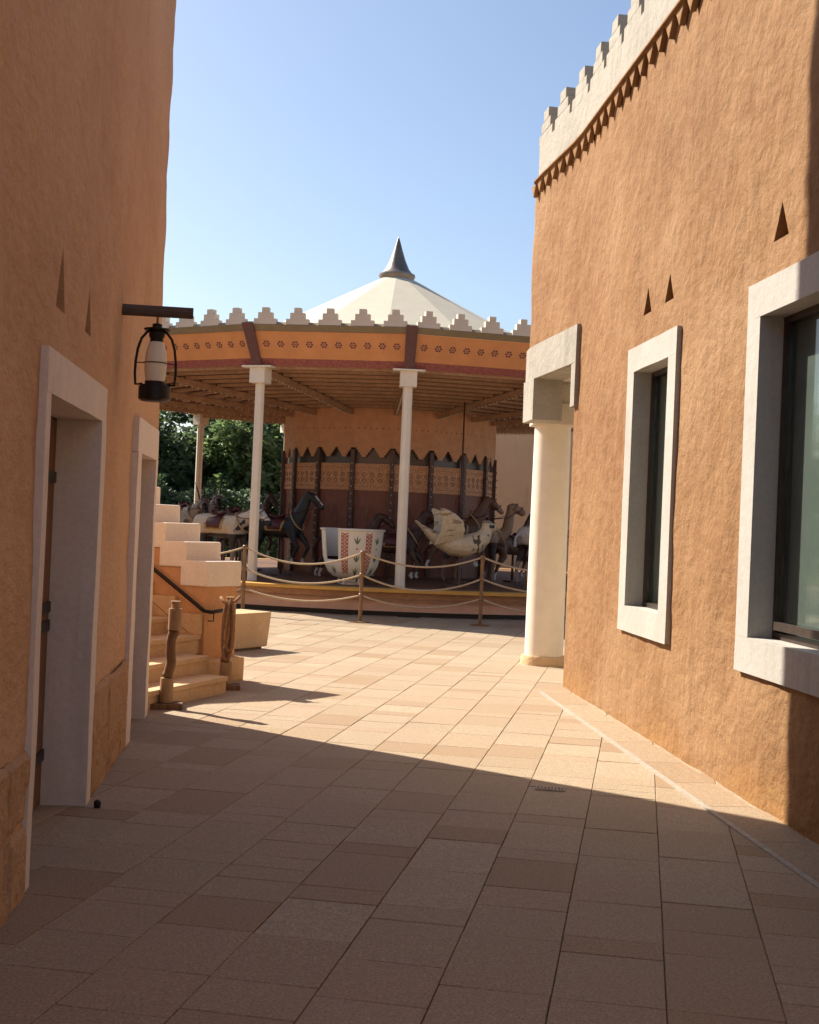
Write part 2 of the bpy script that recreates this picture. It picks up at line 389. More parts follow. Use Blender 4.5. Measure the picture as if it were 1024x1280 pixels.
RW = Path([(8.0, 15.55), (1.50, 15.36), (1.40, 15.33), (1.345, 15.22), (1.42, 14.7), (1.664, 13.28), (1.70, 12.9), (2.24, 6.79), (2.75, 1.0), (2.92, -1.2)])
CR = RW.L[3]                                                         # arc length at the corner
def sR(Y):                                                           # arc length on the right wall at depth Y
    lo, hi = CR, RW.L[-1]
    for _ in range(40):
        m = (lo+hi)/2
        if RW.at(m)[0].y > Y: lo = m
        else: hi = m
    return lo
LW = Path([(-0.93, -1.2), (-1.02, 0.0), (-1.56, 5.3), (-2.04, 10.1), (-2.085, 10.42), (-2.13, 10.52), (-2.22, 10.56), (-9, 10.7)])
def sL(Y):
    lo, hi = 0, LW.L[4]
    for _ in range(40):
        m = (lo+hi)/2
        if LW.at(m)[0].y < Y: lo = m
        else: hi = m
    return lo

ang = math.atan(292/1600); A = Vector((math.sin(ang), math.cos(ang), 0)); B = Vector((math.cos(ang), -math.sin(ang), 0))
b0 = ground_at(682, 1280).dot(B); CW = 0.392; a_ref = ground_at(682, 1280).dot(A)
def inside_view(p):
    q = CM.transposed() @ (p-Vector((0, 0, EYE)))
    if q.z > -0.3: return None
    u, v = 512+FPX*q.x/-q.z, 640-FPX*q.y/-q.z
    return (u, v) if -40 < u < 1064 and v < 1330 else None
slabs = []
rnd = random.Random(11)
for ci in range(-30, 34):
    a = -9+rnd.uniform(0, 0.5); last = 0
    while a < 34:
        L = rnd.choice([0.2, 0.2, 0.3, 0.4, 0.4, 0.5, 0.6, 0.6])
        tone = rnd.choices([rnd.uniform(0, 0.18), rnd.uniform(0.2, 0.75), rnd.uniform(0.75, 1.0)], [0.18, 0.5, 0.32])[0]
        c = A*(a+L/2)+B*(b0+(ci+0.5)*CW); slabs.append((c, L, CW, tone)); a += L
vis = []
rest = []
for sb in slabs:
    c = sb[0]
    if abs(c.x) > 11 or c.y > 31 or c.y < -9: continue
    if 7.4 > (c-Vector((-0.52, 30, 0))).length: continue
    uv = inside_view(c)
    infree = uv and c.y < 25 and c.y > 3.5 and (c.y > 10.4 or c.x > LW.at(sL(c.y))[0].x) and (c.y > 15.2 or c.x < RW.at(sR(c.y))[0].x)
    (vis if infree else rest).append(sb)
vis.sort(key=lambda sb: -(sb[1]*sb[2])/(sb[0].y**3))
rest += vis[300:]; vis = vis[:300]
def slab_mesh(mb, c, L, Wd, top, z=0.0):
    gp = 0.0012+0.0022*rnd.random()**2; be = 0.0025; ha, hb = L/2-gp, Wd/2-gp; z += rnd.uniform(-0.0015, 0.0015)
    sk = rnd.uniform(-0.004, 0.004)
    ring = []
    for (da, db, dz) in ((ha, hb, -0.03), (ha, hb, -be), (ha-be, hb-be, 0)):
        ring.append([c+A*(sa*da+sk*sb)+B*(sb*db)+Vector((0, 0, z+dz)) for sa, sb in ((-1, -1), (1, -1), (1, 1), (-1, 1))])
    n = len(mb.v); mb.v += ring[0]+ring[1]+ring[2]
    for k in range(2):
        for i in range(4): mb.f.append((n+4*k+(i+1) % 4, n+4*k+i, n+4*k+4+i, n+4*k+4+(i+1) % 4))
    mb.f.append((n+11, n+10, n+9, n+8))
def set_tone(me, tones):
    at = me.attributes.new('tone', 'FLOAT', 'FACE'); at.data.foreach_set('value', tones)
for c, L, Wd, tone in vis:
    mb = MB(); slab_mesh(mb, c, L, Wd, 0); o = mb.build('paving_slab', 'paver', pavement, fixn=True); set_tone(o.data, [tone]*len(o.data.polygons))
mb = MB(); tn = []
for c, L, Wd, tone in rest:
    k = len(mb.f); slab_mesh(mb, c, L, Wd, 0); tn += [tone]*(len(mb.f)-k)
o = mb.build('distant_paving', 'paver', pavement, fixn=False); set_tone(o.data, tn); o['kind'] = 'stuff'
bm = bmesh.new(); bm.from_mesh(o.data); bmesh.ops.recalc_face_normals(bm, faces=bm.faces); bm.to_mesh(o.data); bm.free()
# border course along the foot of the right wall and its pale channel
sA = sR(12.75); s = sA; k = 0
while s < sR(0.5):
    e = s+rnd.choice([0.7, 0.85, 1.0]); q = slab_on(RW, s+0.003, e-0.003, -0.03, 0.005, 0.04, 0.31, 3)
    o = q.build('border_slab', 'paver', pavement); set_tone(o.data, [rnd.uniform(0.05, 0.3)]*len(o.data.polygons)); s = e
o = slab_on(RW, sA, sR(0.5), -0.03, 0.009, 0.318, 0.355, 60).build('drain_channel', 'drain', pavement)
gp = ground_at(688, 987); gm = MB()
Rm = Matrix.Translation((gp.x, gp.y, 0.004)) @ Matrix.Rotation(-ang, 4, 'Z')
gm.box((-0.09, -0.045, 0), (0.09, -0.035, 0.004), Rm).box((-0.09, 0.035, 0), (0.09, 0.045, 0.004), Rm)
for i in range(9): gm.box((-0.09+i*0.0213, -0.035, 0), (-0.08+i*0.0213, 0.035, 0.004), Rm)
gr = gm.build('floor_grate', 'drain'); tag(gr, 'small slotted metal floor grate set into the paving', 'drain grate')

# ================================================================== RIGHT BUILDING
rb = root('building', RW.pt(CR+3), 'sunlit ochre mud plaster building with white battlements and white window frames', 'building')
OPc = 2.05
win_small = (CR+OPc+0.16+2.40, CR+OPc+0.16+3.36, 1.0, 2.99)
def plane_s(Y): return sR(Y)
win_small = (sR(10.83), sR(9.83), 1.0, 2.98)
win_large = (sR(7.88), sR(4.7), 1.0, 2.98)
tri_R = [(sR(10.72), sR(10.48), 3.44, 3.66), (sR(10.10), sR(9.86), 3.44, 3.66), (sR(7.79), sR(7.55), 3.42, 3.64), (sR(7.1), sR(6.86), 3.42, 3.64)]
porch = (CR-2.2, sR(13.28), 0.0, 3.35)
ZP = 5.70
w = wall_sheet(RW, 0, RW.L[-1], -0.03, ZP, [porch, win_small, win_large], tri_R, 0.075, 0.011,
               coarse=[(0, CR-2.2, 0.5), (CR-2.2, sR(4.0), 0.075), (sR(4.0), RW.L[-1], 0.6)])
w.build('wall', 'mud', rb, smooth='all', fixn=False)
for t in tri_R: niche(RW, t).build('triangular_vent', 'mud', rb, fixn=False)
# parapet, merlons and the row of hanging triangular teeth
pb = slab_on(RW, 0.0, RW.L[-1], ZP+0.002, ZP+0.42, -0.28, 0.03, 60); wobble(pb, 0.006, 2.5)
pb.build('parapet', 'parapet', rb)
s = CR+0.15; k = 0; Wm = 0.68
while s < sR(2.0):
    mer = MB()
    for (a, b, z0, z1) in ((0, Wm*0.86, 0, 0.12), (0.10, Wm*0.74, 0.12, 0.235), (0.20, Wm*0.62, 0.235, 0.36)):
        mer.prism([(p.x, p.y) for p in (RW.pt(s+a, -0.26), RW.pt(s+b, -0.26), RW.pt(s+b, 0.022), RW.pt(s+a, 0.022))], ZP+0.421+z0, ZP+0.421+z1)
    wobble(mer, 0.008, 4).build('merlon', 'parapet', rb, bevel=0.008); s += Wm
led = slab_on(RW, 0.0, RW.L[-1], ZP-0.015, ZP+0.001, -0.05, 0.085, 60); led.build('ledge', 'mud', rb)
s = CR-0.3
while s < sR(2.5):
    P = [RW.pt(s+0.02, 0.004, ZP-0.016), RW.pt(s+0.25, 0.004, ZP-0.016), RW.pt(s+0.135, 0.004, ZP-0.165)]; n = RW.nrm(s+0.13)
    MB().extrude(P, (n.x*0.05, n.y*0.05, 0)).build('tooth', 'mud', rb, bevel=0.006); s += 0.28
# window surrounds, reveals, bronze frames, panes, rooms behind
def window(path, r, fw, par, mull, inside_mat, depth=0.15):
    a, b, c, d = r
    for (p, q, z0, z1, nm) in ((a-fw, b+fw, d, d+fw, 'lintel'), (a-fw, b+fw, c-fw, c, 'sill'), (a-fw, a, c+0.0005, d-0.0005, 'jamb'), (b, b+fw, c+0.0005, d-0.0005, 'jamb')):
        m = slab_on(path, p, q, z0, z1, -0.05, 0.035, 6); bm_ = wobble(m, 0.004, 3); bm_.build('surround_'+nm, 'white', par)
    reveal(path, r, depth).build('reveal', 'white', par, fixn=False)
    fr = root('window', (0, 0, 0), None, None); fr.parent = par; fr.location = -Vector(par.location)
    bpy.context.view_layer.update()
    def P(sa, sb, z0, z1, o0, o1, nm, mt):
        m = slab_on(path, sa, sb, z0, z1, o0, o1, 1); me = m.mesh(nm); o = link(nm, me, mt, fr); return o
    t = 0.04; dd = -depth
    for (x0, x1, z0, z1) in ((a, b, c, c+t), (a, b, d-t, d), (a, a+t, c+t+.001, d-t-.001), (b-t, b, c+t+.001, d-t-.001)): P(x0, x1, z0, z1, dd-0.03, dd+0.03, 'frame', 'bronze')
    edges = [a+t]+mull+[b-t]
    for mpos in mull: P(mpos-0.025, mpos+0.025, c+t+.001, d-t-.001, dd-0.03, dd+0.03, 'mullion', 'bronze')
    for i in range(len(edges)-1):
        P(edges[i]+(0.026 if i else 0.001), edges[i+1]-(0.026 if i < len(edges)-2 else 0.001), c+t+.001, d-t-.001, dd-0.008, dd+0.004, 'pane', 'pane')
    link('tone_sheet', slab_on(path, a+0.02, b-0.02, c+0.02, d-0.02, dd-0.055, dd-0.045, 1).mesh('tone_sheet'), 'tone_sheet', fr)  # sheet added behind the glass to give the panes their grey-green tone
    # the room behind
    m = MB(); Fp = [path.pt(a-0.3, dd-0.05, c-0.3), path.pt(b+0.3, dd-0.05, c-0.3), path.pt(b+0.3, dd-1.6, c-0.3), path.pt(a-0.3, dd-1.6, c-0.3)]
    Tp = [p+Vector((0, 0, d-c+0.6)) for p in Fp]
    m.add(Fp+Tp, [(0, 1, 2, 3), (4, 5, 6, 7), (1, 2, 6, 5), (2, 3, 7, 6), (3, 0, 4, 7)]); m.build('room_lining', inside_mat, par, fixn=False)
    return fr
window(RW, win_small, 0.21, rb, [], 'inside')
fr = window(RW, win_large, 0.22, rb, [win_large[0]+1.06, win_large[0]+2.12], 'inside')
# inner bottom rail of the opening sash of the large window
m = slab_on(RW, win_large[0]+0.09, win_large[0]+0.9, 1.06, 1.11, -0.115, -0.085, 1); link('sash_rail', m.mesh('sash_rail'), 'bronze', fr)
# corner porch: lintel frame, impost block, round pillar, soffit and back walls
FR = 'white'
e = sR(13.28)
for (a, b, z0, z1) in ((CR-0.05, e+0.2, 3.352, 3.74), (e, e+0.2, 2.90, 3.3515), (CR-0.05, CR+0.50, 2.88, 3.3515)):
    wobble(slab_on(RW, a, b, z0, z1, -0.30, 0.05, 8), 0.005, 3).build('porch_frame', 'parapet', rb, bevel=0)
wobble(slab_on(RW, CR-2.3, CR-0.051, 3.352, 3.74, -0.30, 0.05, 8), 0.005, 3).build('porch_frame', 'parapet', rb)
pc = Vector((1.685, 15.42, 0))
MB().box((pc.x-0.26, pc.y-0.26, 2.87), (pc.x+0.26, pc.y+0.26, 3.13)).build('impost_block', 'reveal', rb, bevel=0.01)
MB().box((pc.x-0.22, pc.y-0.22, 3.131), (pc.x+0.22, pc.y+0.22, 3.36)).build('impost_beam', 'reveal', rb)
MB().lathe([(0.0, 0.11), (0.232, 0.11), (0.228, 1.2), (0.218, 2.869), (0, 2.869)], 40, (pc.x, pc.y, 0)).build('pillar', 'cream', rb, smooth=True)
wobble(MB().lathe([(0, -0.02), (0.275, -0.02), (0.275, 0.085), (0.262, 0.11), (0, 0.11)], 32, (pc.x, pc.y, 0)), 0.006, 8).build('pillar_base', 'sandstone', rb, smooth=True)
q = MB()
q.add([(1.3, 15.4, 3.37), (1.7, 13.2, 3.37), (4.2, 13.2, 3.37), (4.2, 15.6, 3.37)], [(0, 1, 2, 3)])
q.add([(1.67, 13.27, 0), (4.2, 13.27, 0), (4.2, 13.27, 3.4), (1.67, 13.27, 3.4)], [(0, 1, 2, 3)])
q.add([(3.9, 13.2, 0), (3.9, 15.6, 0), (3.9, 15.6, 3.4), (3.9, 13.2, 3.4)], [(0, 1, 2, 3)])
q.build('porch_lining', 'reveal', rb, fixn=False)
q = MB(); q.prism([(1.75, 15.0), (7.9, 15.2), (7.9, -1.1), (3.1, -1.1), (2.6, 6.0)], ZP-0.2, ZP-0.1); q.box((7.9, -1.1, 0), (8.0, 15.5, ZP+0.4)); q.box((2.95, -1.2, 0), (8.0, -1.101, ZP+0.4))
q.build('roof_slab', 'mud', rb)

# ================================================================== LEFT BUILDING
lb = root('building', LW.pt(sL(6)), 'tall shaded brown mud plaster building with rough stone footing and white door frames', 'building')
d1 = (sL(5.45), sL(6.98), 0.0, 2.10); d2 = (sL(9.02), sL(10.03), 0.0, 2.03)
tri_L = [(sL(5.62), sL(5.85), 2.50, 2.79), (sL(6.45), sL(6.65), 2.51, 2.75)]
HL = 5.4; HT_ = 9.8; sT = sL(9.2)  # unseen main block kept low for bounce light; corner height follows its shadow
w = wall_sheet(LW, 0, LW.L[-1], -0.03, HL, [d1, d2], tri_L, 0.09, 0.012, coarse=[(0, sL(3.2), 0.7), (sL(3.2), LW.L[6]+0.3, 0.09), (LW.L[6]+0.3, LW.L[-1], 0.8)], seed=4.0)
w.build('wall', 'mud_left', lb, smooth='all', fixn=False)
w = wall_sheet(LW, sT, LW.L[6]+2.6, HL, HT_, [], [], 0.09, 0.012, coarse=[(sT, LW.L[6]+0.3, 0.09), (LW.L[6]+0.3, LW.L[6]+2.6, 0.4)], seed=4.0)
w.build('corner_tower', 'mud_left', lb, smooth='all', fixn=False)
MB().box((-4.8, 9.2, HL-0.2), (-2.0, 9.3, HT_)).box((-4.8, 9.301, HL-0.2), (-4.7, 10.58, HT_)).box((-4.69, 9.31, HT_-0.3), (-2.2, 10.4, HT_-0.1)).build('tower_side', 'mud_left', lb)
for t in tri_L: niche(LW, t, 0.30).build('triangular_vent', 'mud_left', lb, fixn=False)
q = MB(); q.prism([(-1.0, -1.1), (-1.2, 0), (-2.2, 10.3), (-9, 10.5), (-9, -1.1)], HL-0.3, HL-0.1); q.box((-9.1, -1.2, 0), (-9, 10.7, HL)); q.box((-9, -1.3, 0), (-0.95, -1.2, HL))
q.build('roof_slab', 'mud_left', lb)
for r, fw, zt, dep in ((d1, 0.11, 2.29, 0.21), (d2, 0.24, 2.27, 0.20)):
    a, b, c, d = r
    wobble(slab_on(LW, a-fw, b+(0.17 if r is d1 else fw), d+0.0005, zt, -0.05, 0.03, 8), 0.004, 3).build('door_surround', 'jamb', lb)
    for (x0, x1) in ((a-fw, a), (b, b+(0.17 if r is d1 else 0.25))):
        n_ = 14
        m = MB(); rows = []
        for i in range(n_+1):
            rows.append([LW.pt(x0, -0.05, d*i/n_), LW.pt(x1, -0.05, d*i/n_), LW.pt(x1, 0.03, d*i/n_), LW.pt(x0, 0.03, d*i/n_)])
        for i in range(n_+1): m.v += rows[i]
        for i in range(n_):
            for k in range(4): m.f.append((4*i+k, 4*i+(k+1) % 4, 4*i+4+(k+1) % 4, 4*i+4+k))
        m.f += [(3, 2, 1, 0), tuple(4*n_+k for k in range(4))]
        wobble(m, 0.007, 2.2).build('door_jamb', 'jamb', lb)
    reveal(LW, (a, b, c+0.002, d), dep, False).build('door_reveal', 'jamb', lb, fixn=False)
    dr = root('door', (0, 0, 0), None, None); dr.parent = lb; dr.location = -Vector(lb.location)
    n_ = 7
    for i in range(n_):
        x0 = a+(b-a)*i/n_; x1 = a+(b-a)*(i+1)/n_
        link('plank', slab_on(LW, x0+0.003, x1-0.003, 0.012, d-0.01, -dep-0.05+0.004*(i % 2), -dep+0.004*(i % 2), 1).mesh('plank'), 'wood_door', dr)
    for z in (0.25, 0.95, 1.05, 1.75): link('iron_strap', slab_on(LW, a+0.02, b-0.02, z, z+0.06, -dep+0.0, -dep+0.014, 1).mesh('iron_strap'), 'iron', dr)
# rough stone footing, stone by stone
def stone(par, x0, x1, z0, z1, seed):
    m = MB(); nx, nz = max(3, int((x1-x0)/0.022)), max(3, int((z1-z0)/0.022)); id0 = {}
    for i in range(nx+1):
        for j in range(nz+1):
            u, v = i/nx, j/nz; ed = min(u, 1-u)*(x1-x0), min(v, 1-v)*(z1-z0); f = min(1, min(ed)/0.022)
            s_, z_ = x0+(x1-x0)*u, z0+(z1-z0)*v; q = Vector((s_*3, z_*3, seed))
            vd = noise.voronoi(q*1.6)[0]; out = 0.006+f*(0.010+0.038*max(0, vd[0])+0.022*noise.noise(q*0.9)+0.014*abs(noise.noise(q*3.4))+0.008*noise.noise(q*9)); out = min(0.034, max(0.005, out))
            id0[i, j] = len(m.v); m.v.append(LW.pt(s_+0.015*noise.noise(q*1.7), out, max(-0.02, z_+0.02*noise.noise(q*1.3+Vector((7, 0, 0))))))
    for i in range(nx):
        for j in range(nz): m.f.append((id0[i, j], id0[i+1, j], id0[i+1, j+1], id0[i, j+1]))
    m.build('footing_stone', 'rock', par, smooth=False, fixn=False)
def footing(par, a, b, top):
    z = -0.02; k = 0
    for hgt in (0.33, top-0.31):
        s = a
        while s < b-0.02:
            e = s+rnd.uniform(0.38, 0.75)
            if b-e < 0.28: e = b
            stone(par, s, e, z, z+hgt+rnd.uniform(-0.03, 0.03), rnd.uniform(0, 90)); s = e
        z += hgt
footing(lb, sL(2.6), d1[0]-0.115, 0.62); footing(lb, d1[1]+0.175, d2[0]-0.245, 0.58); 
# door stop
pp = LW.pt(d1[1]-0.03, 0.10); ds = MB().ball((pp.x, pp.y, 0.024), 0.021, 12, 8); ds.tube([(pp.x, pp.y, 0), (pp.x, pp.y, 0.02)], 0.018, 10)
tag(ds.build('door_stop', 'iron', smooth='all'), 'small black ball door stop on the paving at the white doorway', 'door stop')

# ================================================================== LANTERN ON ITS BEAM
bp = LW.pt(sL(7.86), 0, 2.855); bn = LW.nrm(sL(7.86)); bd = Vector((bn.x, bn.y, 0)); bs = Vector((-bn.y, bn.x, 0))
beam = MB(); beam.tube([bp-bd*0.1+Vector((0, 0, 0.0)), bp+bd*0.15, bp+bd*0.43], [(0.036, 0.036), (0.035, 0.034), (0.036, 0.036)], 10)
wobble(beam, 0.004, 14); tag(beam.build('bracket_beam', 'wood_beam', smooth=True), 'short grey wooden beam sticking out of the shaded wall above the lantern', 'beam')
lp = bp+bd*0.215; lp.z = 0
lt = root('lantern', (lp.x, lp.y, 2.30), 'black iron storm lantern with frosted globe hanging from a wooden beam', 'lantern')
def LB(): return MB()
L0 = Vector((0, 0, 0))
LB().lathe([(0, 0.0), (0.082, 0.0), (0.098, 0.012), (0.098, 0.085), (0.09, 0.098), (0.062, 0.104), (0.062, 0.122), (0, 0.122)], 24).build('fuel_tank', 'iron', lt, smooth=True, local=True)
LB().lathe([(0.058, 0.122), (0.064, 0.16), (0.068, 0.21), (0.067, 0.26), (0.060, 0.31), (0.047, 0.355), (0.038, 0.372), (0.0, 0.372)], 24).build('globe', 'globe', lt, smooth='all', local=True)
LB().lathe([(0, 0.365), (0.042, 0.365), (0.040, 0.385), (0.048, 0.40), (0.048, 0.425), (0.036, 0.432), (0.036, 0.44), (0.078, 0.436), (0.080, 0.446), (0.03, 0.456), (0.03, 0.475), (0.012, 0.482), (0, 0.482)], 24).build('chimney_cap', 'iron', lt, smooth=True, local=True)
LB().lathe([(0, 0.123), (0.012, 0.123), (0.012, 0.165), (0, 0.165)], 12).build('burner', 'brass', lt, local=True)
for sg in (-1, 1):
    pts = [(sg*0.075, 0, 0.105), (sg*0.118, 0, 0.10), (sg*0.124, 0, 0.17), (sg*0.122, 0, 0.24), (sg*0.112, 0, 0.32), (sg*0.092, 0, 0.385), (sg*0.06, 0, 0.425), (sg*0.03, 0, 0.437)]
    LB().tube(pts, 0.0085, 8).build('side_arm', 'iron', lt, smooth='all', local=True)
LB().tube([(0.073*math.sin(a), 0.073*math.cos(a), 0.235) for a in [2*PI*i/24 for i in range(25)]], 0.0032, 6).build('guard_wire', 'iron', lt, local=True)
LB().tube([(-0.122, 0, 0.235), (-0.073, 0, 0.235)], 0.0032, 6).tube([(0.122, 0, 0.228), (0.073, 0, 0.235)], 0.0032, 6).build('guard_wire', 'iron', lt, local=True)
LB().tube([(0, 0, 0.48), (0, 0, 0.53)], 0.007, 8).build('hook', 'postmetal', lt, local=True)
lt.rotation_euler.z = 0.1

# ================================================================== STAIR, PARAPET, HANDRAIL
U = Vector((-0.934, 0.357, 0)); E = Vector((0.357, 0.934, 0)); EN = Vector((0.55, 0.835, 0))
st = root('staircase', (-2.2, 12.0, 0), 'sandstone stair with plastered parapet wall and stepped white coping blocks', 'staircase')
F0 = Vector((-1.71, 11.46, 0))
C0 = Vector((-1.93, 12.35, 0)); TH = 0.45
for k in range(16):
    f = F0+U*(0.285*k); r = (C0-f).dot(E)                              # distance along the edge to the parapet's side face
    a = f-E*1.6; b = f+E*(0.28 if k == 0 else 0.42 if k == 1 else r); z = 0.155*(k+1)
    poly = [a, b, b+U*0.30, a+U*0.30]
    wobble(MB().prism([(p.x, p.y) for p in poly], -0.02 if k == 0 else z-0.155-0.03, z-0.045), 0.003, 5).build('riser', 'sandstone', st)
    poly = [a-U*0.02-E*0.0, b-U*0.02, b+U*0.30, a+U*0.30]
    wobble(MB().prism([(p.x, p.y) for p in poly], z-0.0445, z), 0.002, 5).build('tread', 'sandstone', st, bevel=0.008)
    # skirting stone against the parapet
    if k >= 2:
        s0 = f+E*(r-0.06); MB().prism([(p.x, p.y) for p in (s0+U*-0.03, s0+E*0.055-U*0.03, s0+E*0.055+U*0.255, s0+U*0.255)], z+0.001, z+0.20).build('skirting_stone', 'sandstone', st, bevel=0.006)
PIT, RI = 0.243, 0.178
for k in range(16):
    a = C0+U*(PIT*k); ln = PIT if k < 15 else 1.5
    p = [a, a+EN*TH, a+EN*TH+U*ln, a+U*ln]; top = 0.925+RI*k
    if k == 0:
        pass
    wobble(MB().prism([(q.x, q.y) for q in p], -0.02, top), 0.0015, 3).build('parapet_wall', 'mud_stair', st)
    o = 0.02
    c = a-U*o-E*o; p = [c, c+EN*(TH+0.05), c+EN*(TH+0.05)+U*(0.30 if k < 15 else 1.5), c+U*(0.30 if k < 15 else 1.5)]
    wobble(MB().prism([(q.x, q.y) for q in p], top+0.0015*(1+k % 2), top+0.25), 0.004, 4, k).build('coping_block', 'coping', st, bevel=0.014)
p = [C0-U*0.1-EN*0.06, C0-U*0.1+EN*(TH+0.04), C0+U*0.12+EN*(TH+0.04), C0+U*0.12-EN*0.06]
wobble(MB().prism([(q.x, q.y) for q in p], -0.02, 0.235), 0.012, 6).build('newel_base', 'sandstone', st, bevel=0.03)
h0 = C0-E*0.07+U*0.02; hp = [h0+EN*0.30-U*0.10+Vector((0, 0, 0.71)), h0-U*0.10+EN*0.04+Vector((0, 0, 0.69)), h0-U*0.05+Vector((0, 0, 0.70)), h0+U*1.9+Vector((0, 0, 0.70+1.95*RI/PIT*0.88))]
MB().tube(hp, 0.019, 10).build('handrail', 'iron', st, smooth='all')
MB().tube([h0-U*0.08+EN*0.1+Vector((0, 0, 0.68)), h0-U*0.08+EN*0.1+Vector((0, 0, 0.60)), h0-U*0.02+EN*0.1+Vector((0, 0, 0.60))], 0.007, 6).build('rail_bracket', 'iron', st)
MB().tube([h0+U*0.12+E*0.02+Vector((0, 0, 0.48)), h0+U*1.2+E*0.02+Vector((0, 0, 0.48+1.08*0.66))], 0.012, 8).build('lower_bar', 'postmetal', st)  # thin brown bar sloping along the parapet below the handrail
# terrace the stair leads to (hidden behind the tall building)
MB().box((-9.0, 11.0, 0), (-6.3, 15.2, 2.45)).build('terrace', 'mud_stair', st)

# bench block
bq = [ground_at(276, 817), ground_at(338, 811)]; dv = (bq[1]-bq[0]).normalized(); nv = Vector((-dv.y, dv.x, 0))
bb = MB(); a, b = bq
bot = [a+dv*0.03+nv*0.02, b-dv*0.04+nv*0.02, b-dv*0.04+nv*0.45, a+nv*0.45]; topp = [a, b, b+nv*0.5, a+nv*0.5]
bb.add([Vector((p.x, p.y, 0.03)) for p in bot]+[Vector((p.x, p.y, 0.46)) for p in topp], [(3, 2, 1, 0), (4, 5, 6, 7)]+[(i, (i+1) % 4, 4+(i+1) % 4, 4+i) for i in range(4)])
bn_ = root('stone_bench', ((a+b)/2), 'low sandstone block bench on the plaza just past the stair', 'bench')
wobble(bb, 0.004, 4).build('seat_block', 'sandstone', bn_, bevel=0.018)
MB().prism([(p.x, p.y) for p in (a+dv*0.08+nv*0.07, b-dv*0.09+nv*0.07, b-dv*0.09+nv*0.4, a+nv*0.4)], -0.01, 0.03).build('plinth', 'joint', bn_)

# wooden rope posts
def rope_post(px, label, lean, h, loop):
    p = ground_at(*px); r = root('rope_post', (p.x, p.y, 0), label, 'post')
    MB().box((-0.14, -0.11, 0.0), (0.14, 0.11, 0.045), Matrix.Rotation(0.15, 4, 'Z')).build('base_plate', 'wood_old', r, bevel=0.006, local=True)
    MB().tube([(0, 0, 0.051), (0.002, 0, 0.25)], [0.060, 0.055], 14).build('lower_sleeve', 'wood_post', r, smooth=True, local=True)
    sh = []; n_ = 16
    for i in range(n_+1):
        t = i/n_; sh.append((lean*t+0.012*math.sin(t*7+px[0]), 0.012*math.sin(t*5), 0.251+(h-0.43)*t))
    m = MB().tube(sh, [0.042+0.007*noise.noise(Vector((i*0.9, px[0], 0))) for i in range(n_+1)], 14); wobble(m, 0.006, 12).build('shaft', 'wood_old', r, smooth='all', local=True)
    tx = sh[-1][0]; ty = sh[-1][1]
    MB().tube([(tx, ty, h-0.178), (tx, ty, h)], [0.057, 0.055], 14).build('upper_sleeve', 'wood_post', r, smooth=True, local=True)
    MB().tube([(tx, ty, h+0.0005), (tx, ty, h+0.05)], [0.034, 0.034], 12).tube([(tx, ty, h+0.05), (tx, ty, h+0.062)], 0.042, 12).build('cap', 'wood_post', r, smooth=True, local=True)
    return r, tx, h, p
rope_post((207, 885), 'gnarled wooden rope post with no rope beside the white doorway', 0.045, 0.83, False)
r2, tx, hh, p2 = rope_post((281, 861), 'wooden rope post with a coiled rope hanging down, at the stair parapet', 0.03, 0.80, True)
rp = MB()
for (ox, wd, zc, hz, oy) in ((0.015, 0.062, 0.55, 0.27, -0.095), (0.04, 0.048, 0.60, 0.235, -0.115), (0.0, 0.04, 0.62, 0.20, -0.10)):
    lo = []
    for i in range(49):
        t = i/48*2*PI; pin = 0.45+0.55*(0.5-0.5*math.cos(t))
        lo.append((p2.x+ox+wd*math.sin(t)*pin, p2.y+oy+0.012*math.sin(2*t), zc+hz*math.cos(t)))
    rp.tube(lo, 0.0125, 8, cap=False)
rp.tube([(p2.x-0.065, p2.y-0.06, 0.86), (p2.x-0.03, p2.y-0.10, 0.82), (p2.x+0.03, p2.y-0.11, 0.80), (p2.x+0.08, p2.y-0.09, 0.83), (p2.x+0.11, p2.y-0.04, 0.87)], 0.014, 8)
tag(rp.build('coiled_rope', 'rope_brown', smooth='all'), 'coil of brown rope looped over the wooden post by the stair', 'rope')

# ================================================================== CAROUSEL
CC = Vector((-0.525, 30.0, 0))
ca = root('carousel', CC, 'round carousel pavilion with orange fascia, cream columns, cream cone roof and grey spire', 'carousel')
NF = 16; ST = 2*PI/NF; TH0 = math.radians(3.3)
def pol(R, th, z=0.0): return Vector((R*math.sin(th), -R*math.cos(th), z))
def spin(name, me, mat, n, th0, parent=ca, smooth=False, keep=None, start=0):
    out = []
    for k in range(n):
        if keep and not keep(k): continue
        o = link(name, me, mat, parent, smooth and not out); o.rotation_euler.z = th0+2*PI*k/n; out.append(o)
    return out
# platform in rings
ZD = 0.48
MB().lathe([(7.52, -0.02), (7.52, 0.085)], 128).build('kick_plate', 'black', ca, smooth='all', local=True, fixn=False)
MB().lathe([(7.50, 0.085), (7.60, 0.085), (7.60, 0.275)], 128).build('plinth_band', 'band', ca, smooth=True, local=True, fixn=False)
MB().lathe([(7.60, 0.275), (7.69, 0.275), (7.69, 0.30), (7.665, 0.31), (7.665, 0.42), (7.69, 0.425)], 128).build('skirting', 'platwood', ca, smooth=True, local=True, fixn=False)
MB().lathe([(7.60, 0.425), (7.76, 0.425), (7.76, 0.475), (7.74, 0.482), (7.45, 0.482)], 128).build('platform_edge', 'yellow', ca, smooth=True, local=True, fixn=False)
MB().lathe([(7.47, ZD), (0.01, ZD)], 96).build('deck', 'deck', ca, local=True, fixn=False)
